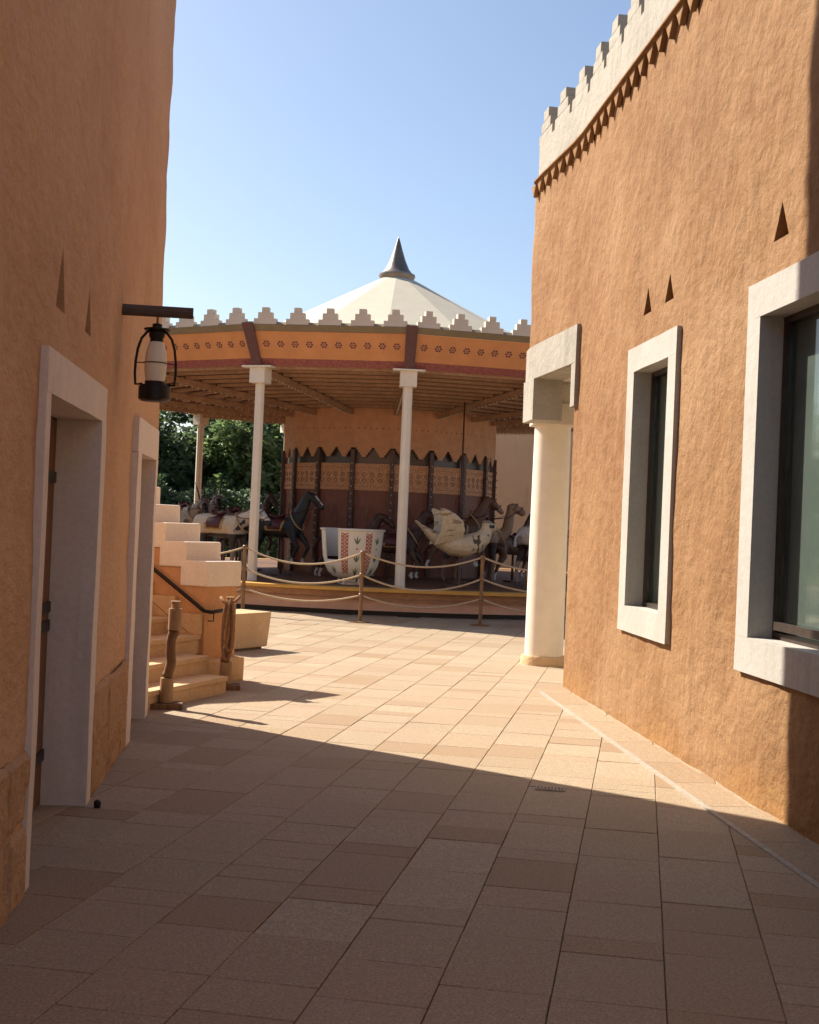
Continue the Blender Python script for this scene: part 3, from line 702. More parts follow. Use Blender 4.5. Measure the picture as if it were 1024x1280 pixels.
# columns
m = MB().lathe([(0.098, ZD), (0.098, ZD+0.04), (0.092, ZD+0.05), (0.088, 4.10), (0, 4.10)], 8); me_shaft = m.mesh('column'); 
m = MB().box((-0.15, -0.15, 4.085), (0.15, 0.15, 4.36)).box((-0.29, -0.2, 4.361), (0.29, 0.2, 4.395)); me_cap = m.mesh('capital')
for k in range(NF):
    th = TH0+k*ST; p = pol(7.0, th)
    o = link('column', me_shaft, 'cream', ca); o.location = p; o.rotation_euler.z = th
    c = link('capital', me_cap, 'cream', o)
# fascia: tilted panels, border strip, corner piers, cornice
RB, RT, ZB, ZT = 7.12, 7.56, 4.40, 5.08
def fq(R0, z0, R1, z1, a0, a1, thick=0.05):
    P = [pol(R0, a0, z0), pol(R0, a1, z0), pol(R1, a1, z1), pol(R1, a0, z1)]; n = (P[1]-P[0]).cross(P[3]-P[0]).normalized()
    return MB().extrude([p-n*thick for p in P], n*thick), P, n
zr = lambda z: RB+(RT-RB)*(z-ZB)/(ZT-ZB)
m, P, n = fq(zr(4.525), 4.525, zr(4.975), 4.975, 0, ST); me = m.mesh('fascia_panel')
pans = spin('fascia_panel', me, 'fascia', NF, TH0)
ro = MB(); wv = (P[1]-P[0]); wl = wv.length; wx = wv.normalized(); uy = (P[3]-P[0]); uy = (uy-wx*uy.dot(wx)).normalized()
mid0 = (P[0]+P[3])/2; mid1 = (P[1]+P[2])/2
for i in range(10):
    c = mid0.lerp(mid1, 0.085+0.83*i/9)+n*0.003+uy*0.02
    for j in range(7):
        a = 2*PI*j/6; cc = c+(wx*math.cos(a)+uy*math.sin(a))*0.048 if j < 6 else c; rr = 0.021 if j < 6 else 0.014
        b_ = len(ro.v); ro.v += [cc+(wx*math.cos(2*PI*q/8)*rr+uy*math.sin(2*PI*q/8)*rr) for q in range(8)]; ro.f.append(tuple(range(b_, b_+8)))
me = ro.mesh('rosette_row'); me.materials.append(M['rosette'])
for pn in pans: link('rosette_row', me, None, pn)['kind'] = 'stuff'
m, _, _ = fq(RB, ZB, zr(4.524), 4.524, 0, ST, 0.05); spin('border_strip', m.mesh('border_strip'), 'redband', NF, TH0)
m, _, _ = fq(zr(4.976)+0.02, 4.976, RT+0.04, ZT, 0, ST, 0.09); spin('cornice', m.mesh('cornice'), 'olive', NF, TH0)
pr = MB(); hw = 0.105
for (R0, z0, R1, z1) in ((RB+0.03, ZB-0.02, RT+0.07, ZT+0.004),):
    a, b = pol(R0, 0, z0), pol(R1, 0, z1)
    P = [a+Vector((-hw*0.85, 0.03, 0)), a+Vector((hw*0.85, 0.03, 0)), b+Vector((hw, 0.03, 0)), b+Vector((-hw, 0.03, 0))]; pr.extrude(P, (0, -0.05, 0.015))
spin('corner_pier', pr.mesh('corner_pier'), 'maroon', NF, TH0)
# stepped merlons standing on the cornice
mm = MB()
for (hw_, z0, z1) in ((0.205, 0, 0.105), (0.132, 0.1055, 0.215), (0.062, 0.2155, 0.305)): mm.box((-hw_, -0.06, z0), (hw_, 0.06, z1))
me = mm.mesh('merlon')
for k in range(NF):
    a0, a1 = pol(RT-0.03, TH0+k*ST), pol(RT-0.03, TH0+(k+1)*ST)
    for i in range(5):
        p = a0.lerp(a1, (i+0.5)/5); o = link('merlon', me, 'merlon', ca); o.location = (p.x, p.y, ZT+0.001); o.rotation_euler.z = TH0+(k+0.5)*ST
# roof
m = MB()
NR = 14; SR = 2*PI/NR
prof = [(7.40, ZT-0.07), (4.6, 5.14), (0.36, 7.37)]
for (r0, z0), (r1, z1) in zip(prof, prof[1:]):
    P = [pol(r0, 0, z0), pol(r0, SR, z0), pol(r1, SR, z1), pol(r1, 0, z1)]; m.add(P, [(0, 1, 2, 3)])
me = m.mesh('roof_panel'); spin('roof_panel', me, 'canvas', NR, math.radians(50))
MB().lathe([(0.0, 7.30), (0.36, 7.30), (0.43, 7.42), (0.425, 7.47), (0.36, 7.50), (0.28, 7.60), (0.19, 7.80), (0.11, 8.04), (0.05, 8.24), (0.012, 8.36), (0, 8.38)], 28, (0, 0, 0)).build('spire', 'lead', ca, smooth=True, local=True)
# ceiling: boards, ring laths, rafters with bulbs
ZC = lambda r: 4.46-0.075*(7.1-r)
m = MB(); m.add([pol(7.15, 0, ZC(7.15)+0.02), pol(7.15, ST, ZC(7.15)+0.02), pol(2.2, ST, ZC(2.2)+0.02), pol(2.2, 0, ZC(2.2)+0.02)], [(0, 1, 2, 3)])
spin('ceiling_board', m.mesh('ceiling_board'), 'ceil_dark', NF, TH0)
for i in range(11):
    r = 2.75+i*0.41; m = MB(); w_ = 0.07
    P = [pol(r-w_, 0.004), pol(r-w_, ST-0.004), pol(r+w_, ST-0.004), pol(r+w_, 0.004)]
    m.prism([(p.x, p.y) for p in P], ZC(r)-0.05, ZC(r)+0.005); spin('ceiling_lath', m.mesh('ceiling_lath'), 'ceil', NF, TH0, keep=(lambda k: True) if i % 1 == 0 else None)
m = MB(); hw = 0.045
a, b = pol(7.05, 0), pol(2.45, 0)
for q in (0,):
    P = [Vector((-hw, a.y, ZC(7.05)-0.16)), Vector((hw, a.y, ZC(7.05)-0.16)), Vector((hw, a.y, ZC(7.05)-0.056)), Vector((-hw, a.y, ZC(7.05)-0.056))]
    Q = [Vector((-hw, b.y, ZC(2.45)-0.16)), Vector((hw, b.y, ZC(2.45)-0.16)), Vector((hw, b.y, ZC(2.45)-0.056)), Vector((-hw, b.y, ZC(2.45)-0.056))]
    m.add(P+Q, [(0, 1, 2, 3), (7, 6, 5, 4)]+[(i, 4+i, 4+(i+1) % 4, (i+1) % 4) for i in range(4)])
rafts = spin('rafter', m.mesh('rafter'), 'ceil', NF, TH0)
bl = MB()
for i in range(30):
    r = 2.6+i*0.15
    bl.ball((0, -r, ZC(r)-0.18), 0.021, 6, 4)
me = bl.mesh('bulb_row'); me.materials.append(M['bulb'])
for o in rafts: link('bulb_row', me, None, o, True)['kind'] = 'stuff'
# inner ring of eave beams between the columns
m = MB(); P = [pol(7.04, 0), pol(7.04, ST), pol(6.92, ST), pol(6.92, 0)]; m.prism([(p.x, p.y) for p in P], 4.36, 4.45); spin('eave_beam', m.mesh('eave_beam'), 'ceil', NF, TH0)
# centre drum
NC = 18; SC = 2*PI/NC; TC = math.radians(2.6); RC = 2.42
def cpan(z0, z1, r=RC, inset=0.02, th=0.03):
    P = [pol(r, 0, z0), pol(r, SC, z0), pol(r, SC, z1), pol(r, 0, z1)]; n = (P[1]-P[0]).cross(P[3]-P[0]).normalized(); wx = (P[1]-P[0]).normalized()
    return P, n, wx, (P[1]-P[0]).length
P, n, wx, wl = cpan(0.48, 2.32); m = MB().extrude([p-n*0.04 for p in P], n*0.04); lo_p = spin('lower_panel', m.mesh('lower_panel'), 'core_lo', NC, TC)
# raised frame and lozenge on the lower panel
lz = MB(); c = (P[0]+P[2])/2+n*0.002; c.z = 1.72
for (w_, h_) in ((0.13, 0.30), (0.075, 0.18)):
    o_ = [c+wx*w_, c+Vector((0, 0, h_)), c-wx*w_, c-Vector((0, 0, h_))]; i_ = [c+(p-c)*0.84 for p in o_]
    for k in range(4): lz.extrude([o_[k], o_[(k+1) % 4], i_[(k+1) % 4], i_[k]], n*0.012)
for z in (1.18, 2.24): lz.extrude([P[0]+wx*0.1+Vector((0, 0, z-0.48)), P[1]-wx*0.1+Vector((0, 0, z-0.48)), P[1]-wx*0.1+Vector((0, 0, z-0.445)), P[0]+wx*0.1+Vector((0, 0, z-0.445))], n*0.012)
for x in (0.1, wl-0.135): lz.extrude([P[0]+wx*x+Vector((0, 0, 0.70)), P[0]+wx*(x+0.035)+Vector((0, 0, 0.70)), P[0]+wx*(x+0.035)+Vector((0, 0, 1.75)), P[0]+wx*x+Vector((0, 0, 1.75))], n*0.011)
me = lz.mesh('lozenge_moulding'); me.materials.append(M['core_lo'])
for o in lo_p: link('lozenge_moulding', me, None, o)
P, n, wx, wl = cpan(2.321, 2.90, RC+0.03); m = MB().extrude([p-n*0.05 for p in P], n*0.05); bp_ = spin('carved_band', m.mesh('carved_band'), 'core_band', NC, TC)
st_ = MB()
for z in (2.345, 2.44, 2.76, 2.855):
    st_.extrude([P[0]+Vector((0, 0, z-2.321)), P[1]+Vector((0, 0, z-2.321)), P[1]+Vector((0, 0, z-2.306)), P[0]+Vector((0, 0, z-2.306))], n*0.01)
dk = MB()
for z in (2.40, 2.81):
    for i in range(14):
        q = P[0]+wx*((i+0.5)/14*wl)+Vector((0, 0, z-2.321))+n*0.002; dk.extrude([q-wx*0.012, q-Vector((0, 0, 0.018)), q+wx*0.012, q+Vector((0, 0, 0.018))], n*0.004)
for i in range(5):
    for j in range(2):
        q = P[0]+wx*((i+0.5)/5*wl)+Vector((0, 0, 0.21+j*0.13))+n*0.002
        for w_ in (0.055,):
            o_ = [q+wx*w_, q+Vector((0, 0, w_)), q-wx*w_, q-Vector((0, 0, w_))]; i_ = [q+(p-q)*0.7 for p in o_]
            for k in range(4): dk.extrude([o_[k], o_[(k+1) % 4], i_[(k+1) % 4], i_[k]], n*0.006)
me1 = st_.mesh('band_moulding'); me1.materials.append(M['core_hi']); me2 = dk.mesh('band_carving'); me2.materials.append(M['core_lo'])
for o in bp_: link('band_moulding', me1, None, o); link('band_carving', me2, None, o)
P, n, wx, wl = cpan(2.85, 3.40, RC-0.06); m = MB().extrude([p-n*0.03 for p in P], n*0.03); spin('mirror_panel', m.mesh('mirror_panel'), 'mirror', NC, TC)
# upper panel with a stepped lower edge
P, n, wx, wl = cpan(3.30, 4.12, RC+0.06)
lv = [3.24, 3.24, 3.19, 3.14, 3.09, 3.04, 3.04, 3.04, 3.09, 3.14, 3.19, 3.24]; lv = lv+lv[::-1]
zz = []
for i_, z_ in enumerate(lv): zz += [(i_/len(lv), z_), ((i_+1)/len(lv), z_)]
m = MB()
for (x0, z0), (x1, z1) in zip(zz, zz[1:]):
    if x1 > x0:
        q0, q1 = P[0]+wx*(wl*x0)-n*0.02, P[0]+wx*(wl*x1)-n*0.02
        m.extrude([Vector((q0.x, q0.y, z0)), Vector((q1.x, q1.y, z0)), Vector((q1.x, q1.y, 4.12)), Vector((q0.x, q0.y, 4.12))], n*0.02)
up_p = spin('valance_panel', m.mesh('valance_panel'), 'core_hi', NC, TC)
dk = MB()
for i in range(6):
    q = P[0]+wx*((i+0.75)/6.5*wl)+Vector((0, 0, 0.36))+n*0.003; dk.add([q-wx*0.02, q-Vector((0, 0, 0.02)), q+wx*0.02, q+Vector((0, 0, 0.02))], [(0, 1, 2, 3)])
me = dk.mesh('stencil_row'); me.materials.append(M['core_lo'])
for o in up_p: link('stencil_row', me, None, o)
m = MB().box((-0.045, -RC-0.10, 0.48), (0.045, -RC-0.02, 3.20)); posts = spin('drum_post', m.mesh('drum_post'), 'core_post', NC, TC)
bl = MB()
for i in range(14): bl.ball((0, -RC-0.115, 0.75+i*0.165), 0.020, 6, 4)
me = bl.mesh('bulb_row'); me.materials.append(M['bulb'])
for o in posts: link('bulb_row', me, None, o, True)['kind'] = 'stuff'

# ------------------------------------------------------------------ carousel animals
def remesh(mb, voxel, name):
    me = mb.mesh(name+'_tmp'); o = bpy.data.objects.new('tmp', me); COL.objects.link(o)
    md = o.modifiers.new('r', 'REMESH'); md.mode = 'VOXEL'; md.voxel_size = voxel; md.use_smooth_shade = True
    sm = o.modifiers.new('s', 'SMOOTH'); sm.iterations = 3; sm.factor = 0.5
    dg = bpy.context.evaluated_depsgraph_get(); dg.update(); out = bpy.data.meshes.new_from_object(o.evaluated_get(dg))
    bpy.data.objects.remove(o); bpy.data.meshes.remove(me); out.name = name
    out.polygons.foreach_set('use_smooth', [True]*len(out.polygons))
    return out
def paint(me, fn):
    at = me.color_attributes.new('Col', 'FLOAT_COLOR', 'POINT')
    for i, v in enumerate(me.vertices): c = fn(v.co); at.data[i].color = (*c, 1)
SD = (0, 1, 0)
def quadruped(kind):
    m = MB(); T = lambda pts, rs, seg=12: m.tube(pts, rs, seg, side=SD)
    if kind == 'horse':
        T([(-0.62, 0, 0.93), (-0.52, 0, 0.95), (-0.30, 0, 0.94), (0, 0, 0.90), (0.25, 0, 0.90), (0.44, 0, 0.96), (0.52, 0, 0.98)], [(0.08, 0.10), (0.17, 0.19), (0.20, 0.215), (0.19, 0.20), (0.18, 0.215), (0.15, 0.20), (0.07, 0.10)])
        T([(0.36, 0, 1.00), (0.50, 0, 1.16), (0.60, 0, 1.36), (0.66, 0, 1.52), (0.72, 0, 1.60)], [(0.12, 0.20), (0.09, 0.15), (0.075, 0.115), (0.065, 0.095), (0.05, 0.06)])
        T([(0.66, 0, 1.57), (0.78, 0, 1.53), (0.92, 0, 1.42), (1.02, 0, 1.33), (1.05, 0, 1.30)], [(0.06, 0.075), (0.075, 0.095), (0.055, 0.065), (0.05, 0.055), (0.03, 0.035)])
        for s in (-1, 1):
            T([(0.69, s*0.045, 1.60), (0.69, s*0.055, 1.70)], [0.028, 0.008], 6)
            f = 0.10 if s > 0 else -0.02
            T([(0.34, s*0.10, 0.88), (0.46+f, s*0.11, 0.66), (0.56+f, s*0.11, 0.52), (0.46+f, s*0.11, 0.34), (0.42+f, s*0.11, 0.26), (0.47+f, s*0.11, 0.20)], [(0.08, 0.11), 0.065, 0.048, 0.032, 0.038, 0.045], 8)
            f = -0.10 if s > 0 else 0.05
            T([(-0.44, s*0.10, 0.88), (-0.42+f, s*0.12, 0.66), (-0.60+f, s*0.11, 0.42), (-0.70+f, s*0.11, 0.20), (-0.66+f, s*0.11, 0.14)], [(0.11, 0.15), 0.095, 0.048, 0.032, 0.042], 8)
        T([(-0.60, 0, 1.02), (-0.74, 0, 0.98), (-0.82, 0, 0.75), (-0.80, 0, 0.52)], [0.03, 0.045, 0.05, 0.012], 8)
        for i in range(7):
            t = i/6; T([(0.40+0.24*t, 0, 1.24+0.36*t), (0.33+0.25*t, 0.02*(-1)**i, 1.20+0.36*t)], [0.045, 0.02], 6)
    elif kind == 'oryx':
        T([(-0.66, 0, 0.98), (-0.58, 0, 1.00), (-0.34, 0, 1.00), (0, 0, 0.97), (0.28, 0, 0.97), (0.46, 0, 1.02), (0.56, 0, 1.02)], [(0.09, 0.12), (0.18, 0.20), (0.21, 0.23), (0.205, 0.225), (0.195, 0.24), (0.16, 0.22), (0.08, 0.11)])
        T([(0.40, 0, 1.05), (0.58, 0, 1.14), (0.74, 0, 1.22), (0.86, 0, 1.25)], [(0.13, 0.18), (0.10, 0.14), (0.085, 0.11), (0.06, 0.08)])
        T([(0.80, 0, 1.27), (0.92, 0, 1.24), (1.04, 0, 1.14), (1.13, 0, 1.06), (1.16, 0, 1.03)], [(0.06, 0.08), (0.08, 0.10), (0.06, 0.07), (0.055, 0.06), (0.03, 0.03)])
        for s in (-1, 1):
            T([(0.86, s*0.05, 1.32), (0.80, s*0.07, 1.50), (0.68, s*0.09, 1.68), (0.52, s*0.10, 1.80)], [0.026, 0.022, 0.016, 0.008], 8)
            T([(0.84, s*0.07, 1.28), (0.80, s*0.16, 1.30)], [0.03, 0.012], 6)
            f = 0.04 if s > 0 else -0.05
            T([(0.36, s*0.11, 0.92), (0.40+f, s*0.12, 0.64), (0.42+f, s*0.11, 0.46), (0.38+f, s*0.11, 0.16), (0.43+f, s*0.11, 0.08)], [(0.09, 0.12), 0.065, 0.048, 0.034, 0.045], 8)
            T([(-0.46, s*0.11, 0.92), (-0.42-f, s*0.12, 0.68), (-0.56-f, s*0.11, 0.44), (-0.58-f, s*0.11, 0.16), (-0.53-f, s*0.11, 0.08)], [(0.12, 0.16), 0.095, 0.05, 0.034, 0.045], 8)
        T([(-0.66, 0, 1.06), (-0.76, 0, 0.98), (-0.78, 0, 0.68)], [0.03, 0.03, 0.035], 8)
    elif kind == 'camel':
        T([(-0.60, 0, 1.02), (-0.50, 0, 1.06), (-0.25, 0, 1.08), (0.05, 0, 1.06), (0.30, 0, 1.03), (0.46, 0, 1.00), (0.52, 0, 1.0)], [(0.08, 0.11), (0.16, 0.18), (0.20, 0.22), (0.205, 0.23), (0.18, 0.22), (0.13, 0.17), (0.07, 0.09)])
        T([(-0.15, 0, 1.20), (-0.08, 0, 1.34), (-0.05, 0, 1.45)], [(0.17, 0.26), (0.12, 0.16), (0.04, 0.06)])
        T([(0.42, 0, 0.98), (0.60, 0, 0.98), (0.74, 0, 1.12), (0.78, 0, 1.34), (0.80, 0, 1.52)], [(0.12, 0.17), (0.11, 0.15), (0.10, 0.125), (0.085, 0.11), (0.07, 0.08)])
        T([(0.74, 0, 1.55), (0.86, 0, 1.57), (1.00, 0, 1.52), (1.11, 0, 1.47), (1.15, 0, 1.45)], [(0.065, 0.075), (0.085, 0.10), (0.07, 0.08), (0.07, 0.075), (0.04, 0.04)])
        for s in (-1, 1):
            T([(0.80, s*0.05, 1.59), (0.78, s*0.08, 1.66)], [0.022, 0.01], 6)
            f = 0.08*s
            T([(0.36, s*0.10, 0.95), (0.42+f, s*0.11, 0.62), (0.44+f, s*0.11, 0.46), (0.40+f, s*0.11, 0.15), (0.45+f, s*0.11, 0.08)], [(0.08, 0.11), 0.06, 0.05, 0.034, 0.05], 8)
            T([(-0.44, s*0.10, 0.98), (-0.44-f, s*0.12, 0.68), (-0.56-f, s*0.11, 0.44), (-0.60-f, s*0.11, 0.16), (-0.55-f, s*0.11, 0.08)], [(0.11, 0.15), 0.085, 0.048, 0.034, 0.05], 8)
        T([(-0.60, 0, 1.06), (-0.68, 0, 0.95), (-0.69, 0, 0.7)], [0.025, 0.025, 0.03], 8)
    return m
PROTO = {k: remesh(quadruped(k), 0.022, k+'_body') for k in ('horse', 'oryx', 'camel')}
def mixf(a, b, t): t = max(0, min(1, t)); return tuple(x+(y-x)*t for x, y in zip(a, b))
def spots(p, f, th): return noise.noise(p*f) > th
WH = (0.62, 0.57, 0.50); DK = (0.012, 0.011, 0.012)
def p_black(p):
    if p.z < 0.32: return (0.45, 0.36, 0.32) if p.z < 0.30 else DK
    if p.x > 0.86 and p.z > 1.38 and abs(p.y) < 0.035: return WH
    return (0.016, 0.018, 0.020)
def p_oryx(p):
    if p.x > 0.98 and p.z < 1.13: return DK
    if p.x > 0.78 and p.z > 1.34: return (0.03, 0.026, 0.024)
    if p.x > 0.78: return (0.30, 0.27, 0.24) if abs(p.y) > 0.055 and p.z > 1.2 and p.x > 0.95 else WH
    if p.x < -0.60 and p.z > 0.80: return (0.50, 0.46, 0.42)
    if p.z < 0.84 and p.z > 0.5 : return (0.035, 0.026, 0.022)
    if p.z <= 0.5: return (0.30, 0.22, 0.16)
    if p.x > 0.42 and p.z < 1.12: return DK if spots(p, 9, 0.12) else (0.42, 0.38, 0.34)
    return mixf((0.56, 0.42, 0.26), (0.62, 0.52, 0.38), (p.z-0.85)/0.3)
def p_grey(p):
    if p.x > 1.0: return DK
    if p.z > 1.36 and p.x < 0.9: return (0.03, 0.028, 0.026)
    if p.z < 0.7: return (0.09, 0.07, 0.06)
    return (0.30, 0.27, 0.245) if not spots(p, 6, 0.15) else (0.10, 0.085, 0.075)
def p_camel(p):
    if p.z < 0.5: return (0.24, 0.15, 0.09)
    if p.x > 0.5: return (0.33, 0.185, 0.10)
    return (0.40, 0.27, 0.165) if p.z > 0.85 else (0.05, 0.035, 0.03)
def p_brown(p):
    if p.z > 1.15 and 0.30 < p.x < 0.62 and p.x-0.33 < (p.z-1.18)*0.66-0.0: return (0.055, 0.025, 0.014)
    if p.z < 0.30: return WH
    if p.x > 0.9: return (0.28, 0.16, 0.10)
    return (0.13, 0.058, 0.030)
def p_bay(p):
    if p.z < 0.33: return WH
    return (0.055, 0.028, 0.018) if not spots(p, 5, 0.2) else (0.10, 0.05, 0.03)
PAINT = dict(black=('horse', p_black), oryx=('oryx', p_oryx), grey=('oryx', p_grey), camel=('camel', p_camel), brown=('horse', p_brown), bay=('horse', p_bay))
COATS = {}
for k, (b_, f_) in PAINT.items():
    me = PROTO[b_].copy(); me.name = b_+'_body'; paint(me, f_); me.materials.clear(); me.materials.append(M['animal']); COATS[k] = me
BACK = dict(horse=(1.09, 0.19, 0.0), oryx=(1.185, 0.205, -0.08), camel=(1.24, 0.17, 0.12))
def carousel_animal(coat, name, label, cat, pos, z, scale=1.0, saddle='saddle', face=None, group='carousel animals', tall=False):
    base = PAINT[coat][0]; d = Vector((pos[0]-CC.x, pos[1]-CC.y)); th = math.atan2(d.x, -d.y)
    r = root(name, (pos[0], pos[1], ZD), label, cat, group, rz=th if face is None else face)
    o = link('body', COATS[coat], None, r); o.location.z = z-ZD; o.scale = (scale,)*3
    bz, bw, bx = BACK[base]
    q = MB(); sd_ = []
    for i in range(13):                                              # saddle cloth draped over the back
        a = -1.45+2.9*i/12; cz = bz-bw-0.02
        for xx, k_ in ((bx-0.20, 0.92), (bx-0.16, 1.0), (bx+0.16, 1.0), (bx+0.20, 0.92)):
            drop = 0.10*max(0, abs(a)-1.0) ; q.v.append(Vector((xx*(1-0.35*max(0, abs(a)-0.9)) , math.sin(a)*(bw+0.028)*k_, cz+math.cos(a)*(bw+0.03)*k_-drop)))
    for i in range(12):
        for j in range(3): q.f.append((4*i+j, 4*i+j+1, 4*i+4+j+1, 4*i+4+j))
    me = q.mesh('saddle_cloth'); bm = bmesh.new(); bm.from_mesh(me); bmesh.ops.solidify(bm, geom=bm.faces[:], thickness=0.014); bmesh.ops.recalc_face_normals(bm, faces=bm.faces); bm.to_mesh(me); bm.free()
    c = link('saddle_cloth', me, saddle, r, 'all'); c.location.z = z-ZD; c.scale = (scale,)*3
    q = MB().tube([(bx-0.17, 0, bz+0.075), (bx-0.10, 0, bz+0.035), (bx, 0, bz+0.02), (bx+0.10, 0, bz+0.045), (bx+0.15, 0, bz+0.10)], [(0.09, 0.03), (0.12, 0.03), (0.12, 0.028), (0.08, 0.03), (0.03, 0.03)], 10, side=SD)
    c = link('saddle', q.mesh('saddle'), 'saddle', r, 'all'); c.location.z = z-ZD; c.scale = (scale,)*3
    cl = c
    q = MB()
    for i in range(13):
        a = -1.5+3.0*i/12; cz = bz-bw-0.02
        for xx in (bx-0.235, bx+0.235): q.v.append(Vector((xx*(1-0.30*max(0, abs(a)-0.9)), math.sin(a)*(bw+0.016), cz+math.cos(a)*(bw+0.018)-0.12*max(0, abs(a)-1.0))))
    for i in range(12): q.f.append((2*i, 2*i+1, 2*i+3, 2*i+2))
    me = q.mesh('saddle_trim'); bm = bmesh.new(); bm.from_mesh(me); bmesh.ops.solidify(bm, geom=bm.faces[:], thickness=0.01); bmesh.ops.recalc_face_normals(bm, faces=bm.faces); bm.to_mesh(me); bm.free()
    c = link('saddle_trim', me, 'trim', r, 'all'); c.location.z = z-ZD; c.scale = (scale,)*3
    HP = dict(horse=[(0.80, 1.53, 0.10), (0.93, 1.42, 0.072), (0.50, 1.12, 0.20)], oryx=[(0.92, 1.24, 0.11), (1.04, 1.14, 0.075), (0.56, 1.12, 0.19)], camel=[(0.86, 1.57, 0.11), (1.01, 1.52, 0.085), (0.60, 1.0, 0.17)])[base]
    q = MB()
    for (hx, hz, hr) in HP[:2]: q.tube([(hx+0.5*hr*math.cos(t_)*0.3+hr*math.cos(t_)*0.75, 0.78*hr*math.sin(t_), hz+hr*math.cos(t_)*0.75) for t_ in [2*PI*i/16 for i in range(17)]], 0.008, 6)
    for sg in (-1, 1): q.tube([(HP[1][0], sg*HP[1][2]*0.8, HP[1][1]), ((HP[1][0]+bx+0.2)/2, sg*0.13, (HP[1][1]+bz)/2-0.02), (bx+0.17, sg*0.05, bz+0.07)], 0.008, 6)
    c = link('bridle', q.mesh('bridle'), 'saddle', r, 'all'); c.location.z = z-ZD; c.scale = (scale,)*3
    q = MB().tube([(HP[2][0]-0.06+HP[2][2]*1.05*math.cos(t_)*0.6, 0.16*math.sin(t_), HP[2][1]-0.06-HP[2][2]*math.cos(t_)*0.95) for t_ in [2*PI*i/20 for i in range(21)]], 0.016, 6)
    c = link('breast_strap', q.mesh('breast_strap'), 'trim', r, 'all'); c.location.z = z-ZD; c.scale = (scale,)*3
    px = (bx+0.24)*scale
    q = MB().tube([(px*0.4, 0, 0.002), (px*0.4, 0, (ZC(5.5)-ZD-0.18) if tall else z-ZD+0.85*scale)], 0.018 if tall else 0.028, 8); link('pole', q.mesh('pole'), 'core_post', r, 'all')
    q = MB().box((px*0.4-0.16, -0.11, 0.003), (px*0.4+0.16, 0.11, 0.045)); link('foot_plate', q.mesh('foot_plate'), 'core_post', r)
    return r
def at_px(u, Y): return ((u-512)/FPX*Y+0.0, Y)
carousel_animal('oryx', 'carousel_oryx', 'cream carousel oryx with dark legs and belly and an oxblood saddle cloth', 'carousel animal', at_px(279, 24.75), 0.46, 1.0)
carousel_animal('black', 'carousel_horse', 'black carousel horse with pale hooves and white blaze beside the ivory cup', 'carousel animal', at_px(349, 25.9), 0.55, 1.0)
carousel_animal('grey', 'carousel_oryx', 'mottled grey carousel oryx behind the cream one', 'carousel animal', at_px(233, 27.4), 0.62, 1.0)
carousel_animal('grey', 'carousel_oryx', 'mottled grey carousel oryx standing next to the black horse on the inner side', 'carousel animal', at_px(296, 27.1), 0.55, 1.0)
carousel_animal('brown', 'carousel_horse', 'brown carousel horse with white hooves behind the pale bird', 'carousel animal', at_px(570, 26.0), 0.62, 1.0, tall=True)
carousel_animal('bay', 'carousel_horse', 'dark bay carousel horse between the cup and the pale bird', 'carousel animal', at_px(492, 25.6), 0.36, 0.95)
carousel_animal('camel', 'carousel_camel', 'tan carousel camel raising its head beside the beige wall', 'carousel animal', at_px(596, 26.6), 0.42, 1.05, 'saddle_tan')
carousel_animal('oryx', 'carousel_oryx', 'cream carousel oryx half hidden by the white porch pillar', 'carousel animal', at_px(682, 25.4), 0.50, 0.98)
carousel_animal('brown', 'carousel_horse', 'brown carousel horse with a tan saddle cloth by the stair coping', 'carousel animal', at_px(178, 29.3), 0.80, 1.1, 'saddle_tan', tall=True)
carousel_animal('bay', 'carousel_horse', 'dark bay carousel horse with tan saddle cloth behind the cream column', 'carousel animal', at_px(318, 28.0), 0.62, 0.95, 'saddle_tan')

carousel_animal('grey', 'carousel_oryx', 'mottled grey carousel oryx on the inner ring next to the drum', 'carousel animal', at_px(262, 28.6), 0.74, 1.0, 'saddle_tan')
carousel_animal('bay', 'carousel_horse', 'dark bay carousel horse on the inner ring behind the cup', 'carousel animal', at_px(438, 26.2), 0.36, 0.9, 'saddle_tan')
carousel_animal('brown', 'carousel_horse', 'brown carousel horse between the camel and the porch pillar', 'carousel animal', at_px(640, 27.3), 0.40, 0.95)
# pale bird
br = root('carousel_bird', (0.92, 23.75, ZD), 'pale carved carousel bird with raised wings and dark streaked breast', 'carousel animal', 'carousel animals', rz=0.20)
m = MB(); T = lambda pts, rs, seg=14: m.tube(pts, rs, seg, side=SD)
T([(-0.82, 0, 1.22), (-0.70, 0, 1.12), (-0.52, 0, 0.98), (-0.34, 0, 0.88), (-0.12, 0, 0.80), (0.12, 0, 0.78), (0.34, 0, 0.85), (0.48, 0, 0.96), (0.54, 0, 1.08), (0.55, 0, 1.18), (0.52, 0, 1.26)],
  [(0.13, 0.012), (0.14, 0.035), (0.14, 0.09), (0.20, 0.15), (0.25, 0.20), (0.26, 0.215), (0.23, 0.20), (0.17, 0.155), (0.125, 0.115), (0.105, 0.10), (0.05, 0.05)])
T([(0.46, 0, 1.19), (0.56, 0, 1.19), (0.66, 0, 1.15), (0.73, 0, 1.11)], [(0.08, 0.085), (0.10, 0.10), (0.07, 0.07), (0.035, 0.04)])
T([(0.70, 0, 1.12), (0.78, 0, 1.09), (0.83, 0, 1.05), (0.83, 0, 1.01)], [(0.035, 0.04), (0.028, 0.035), (0.016, 0.02), (0.006, 0.006)], 8)
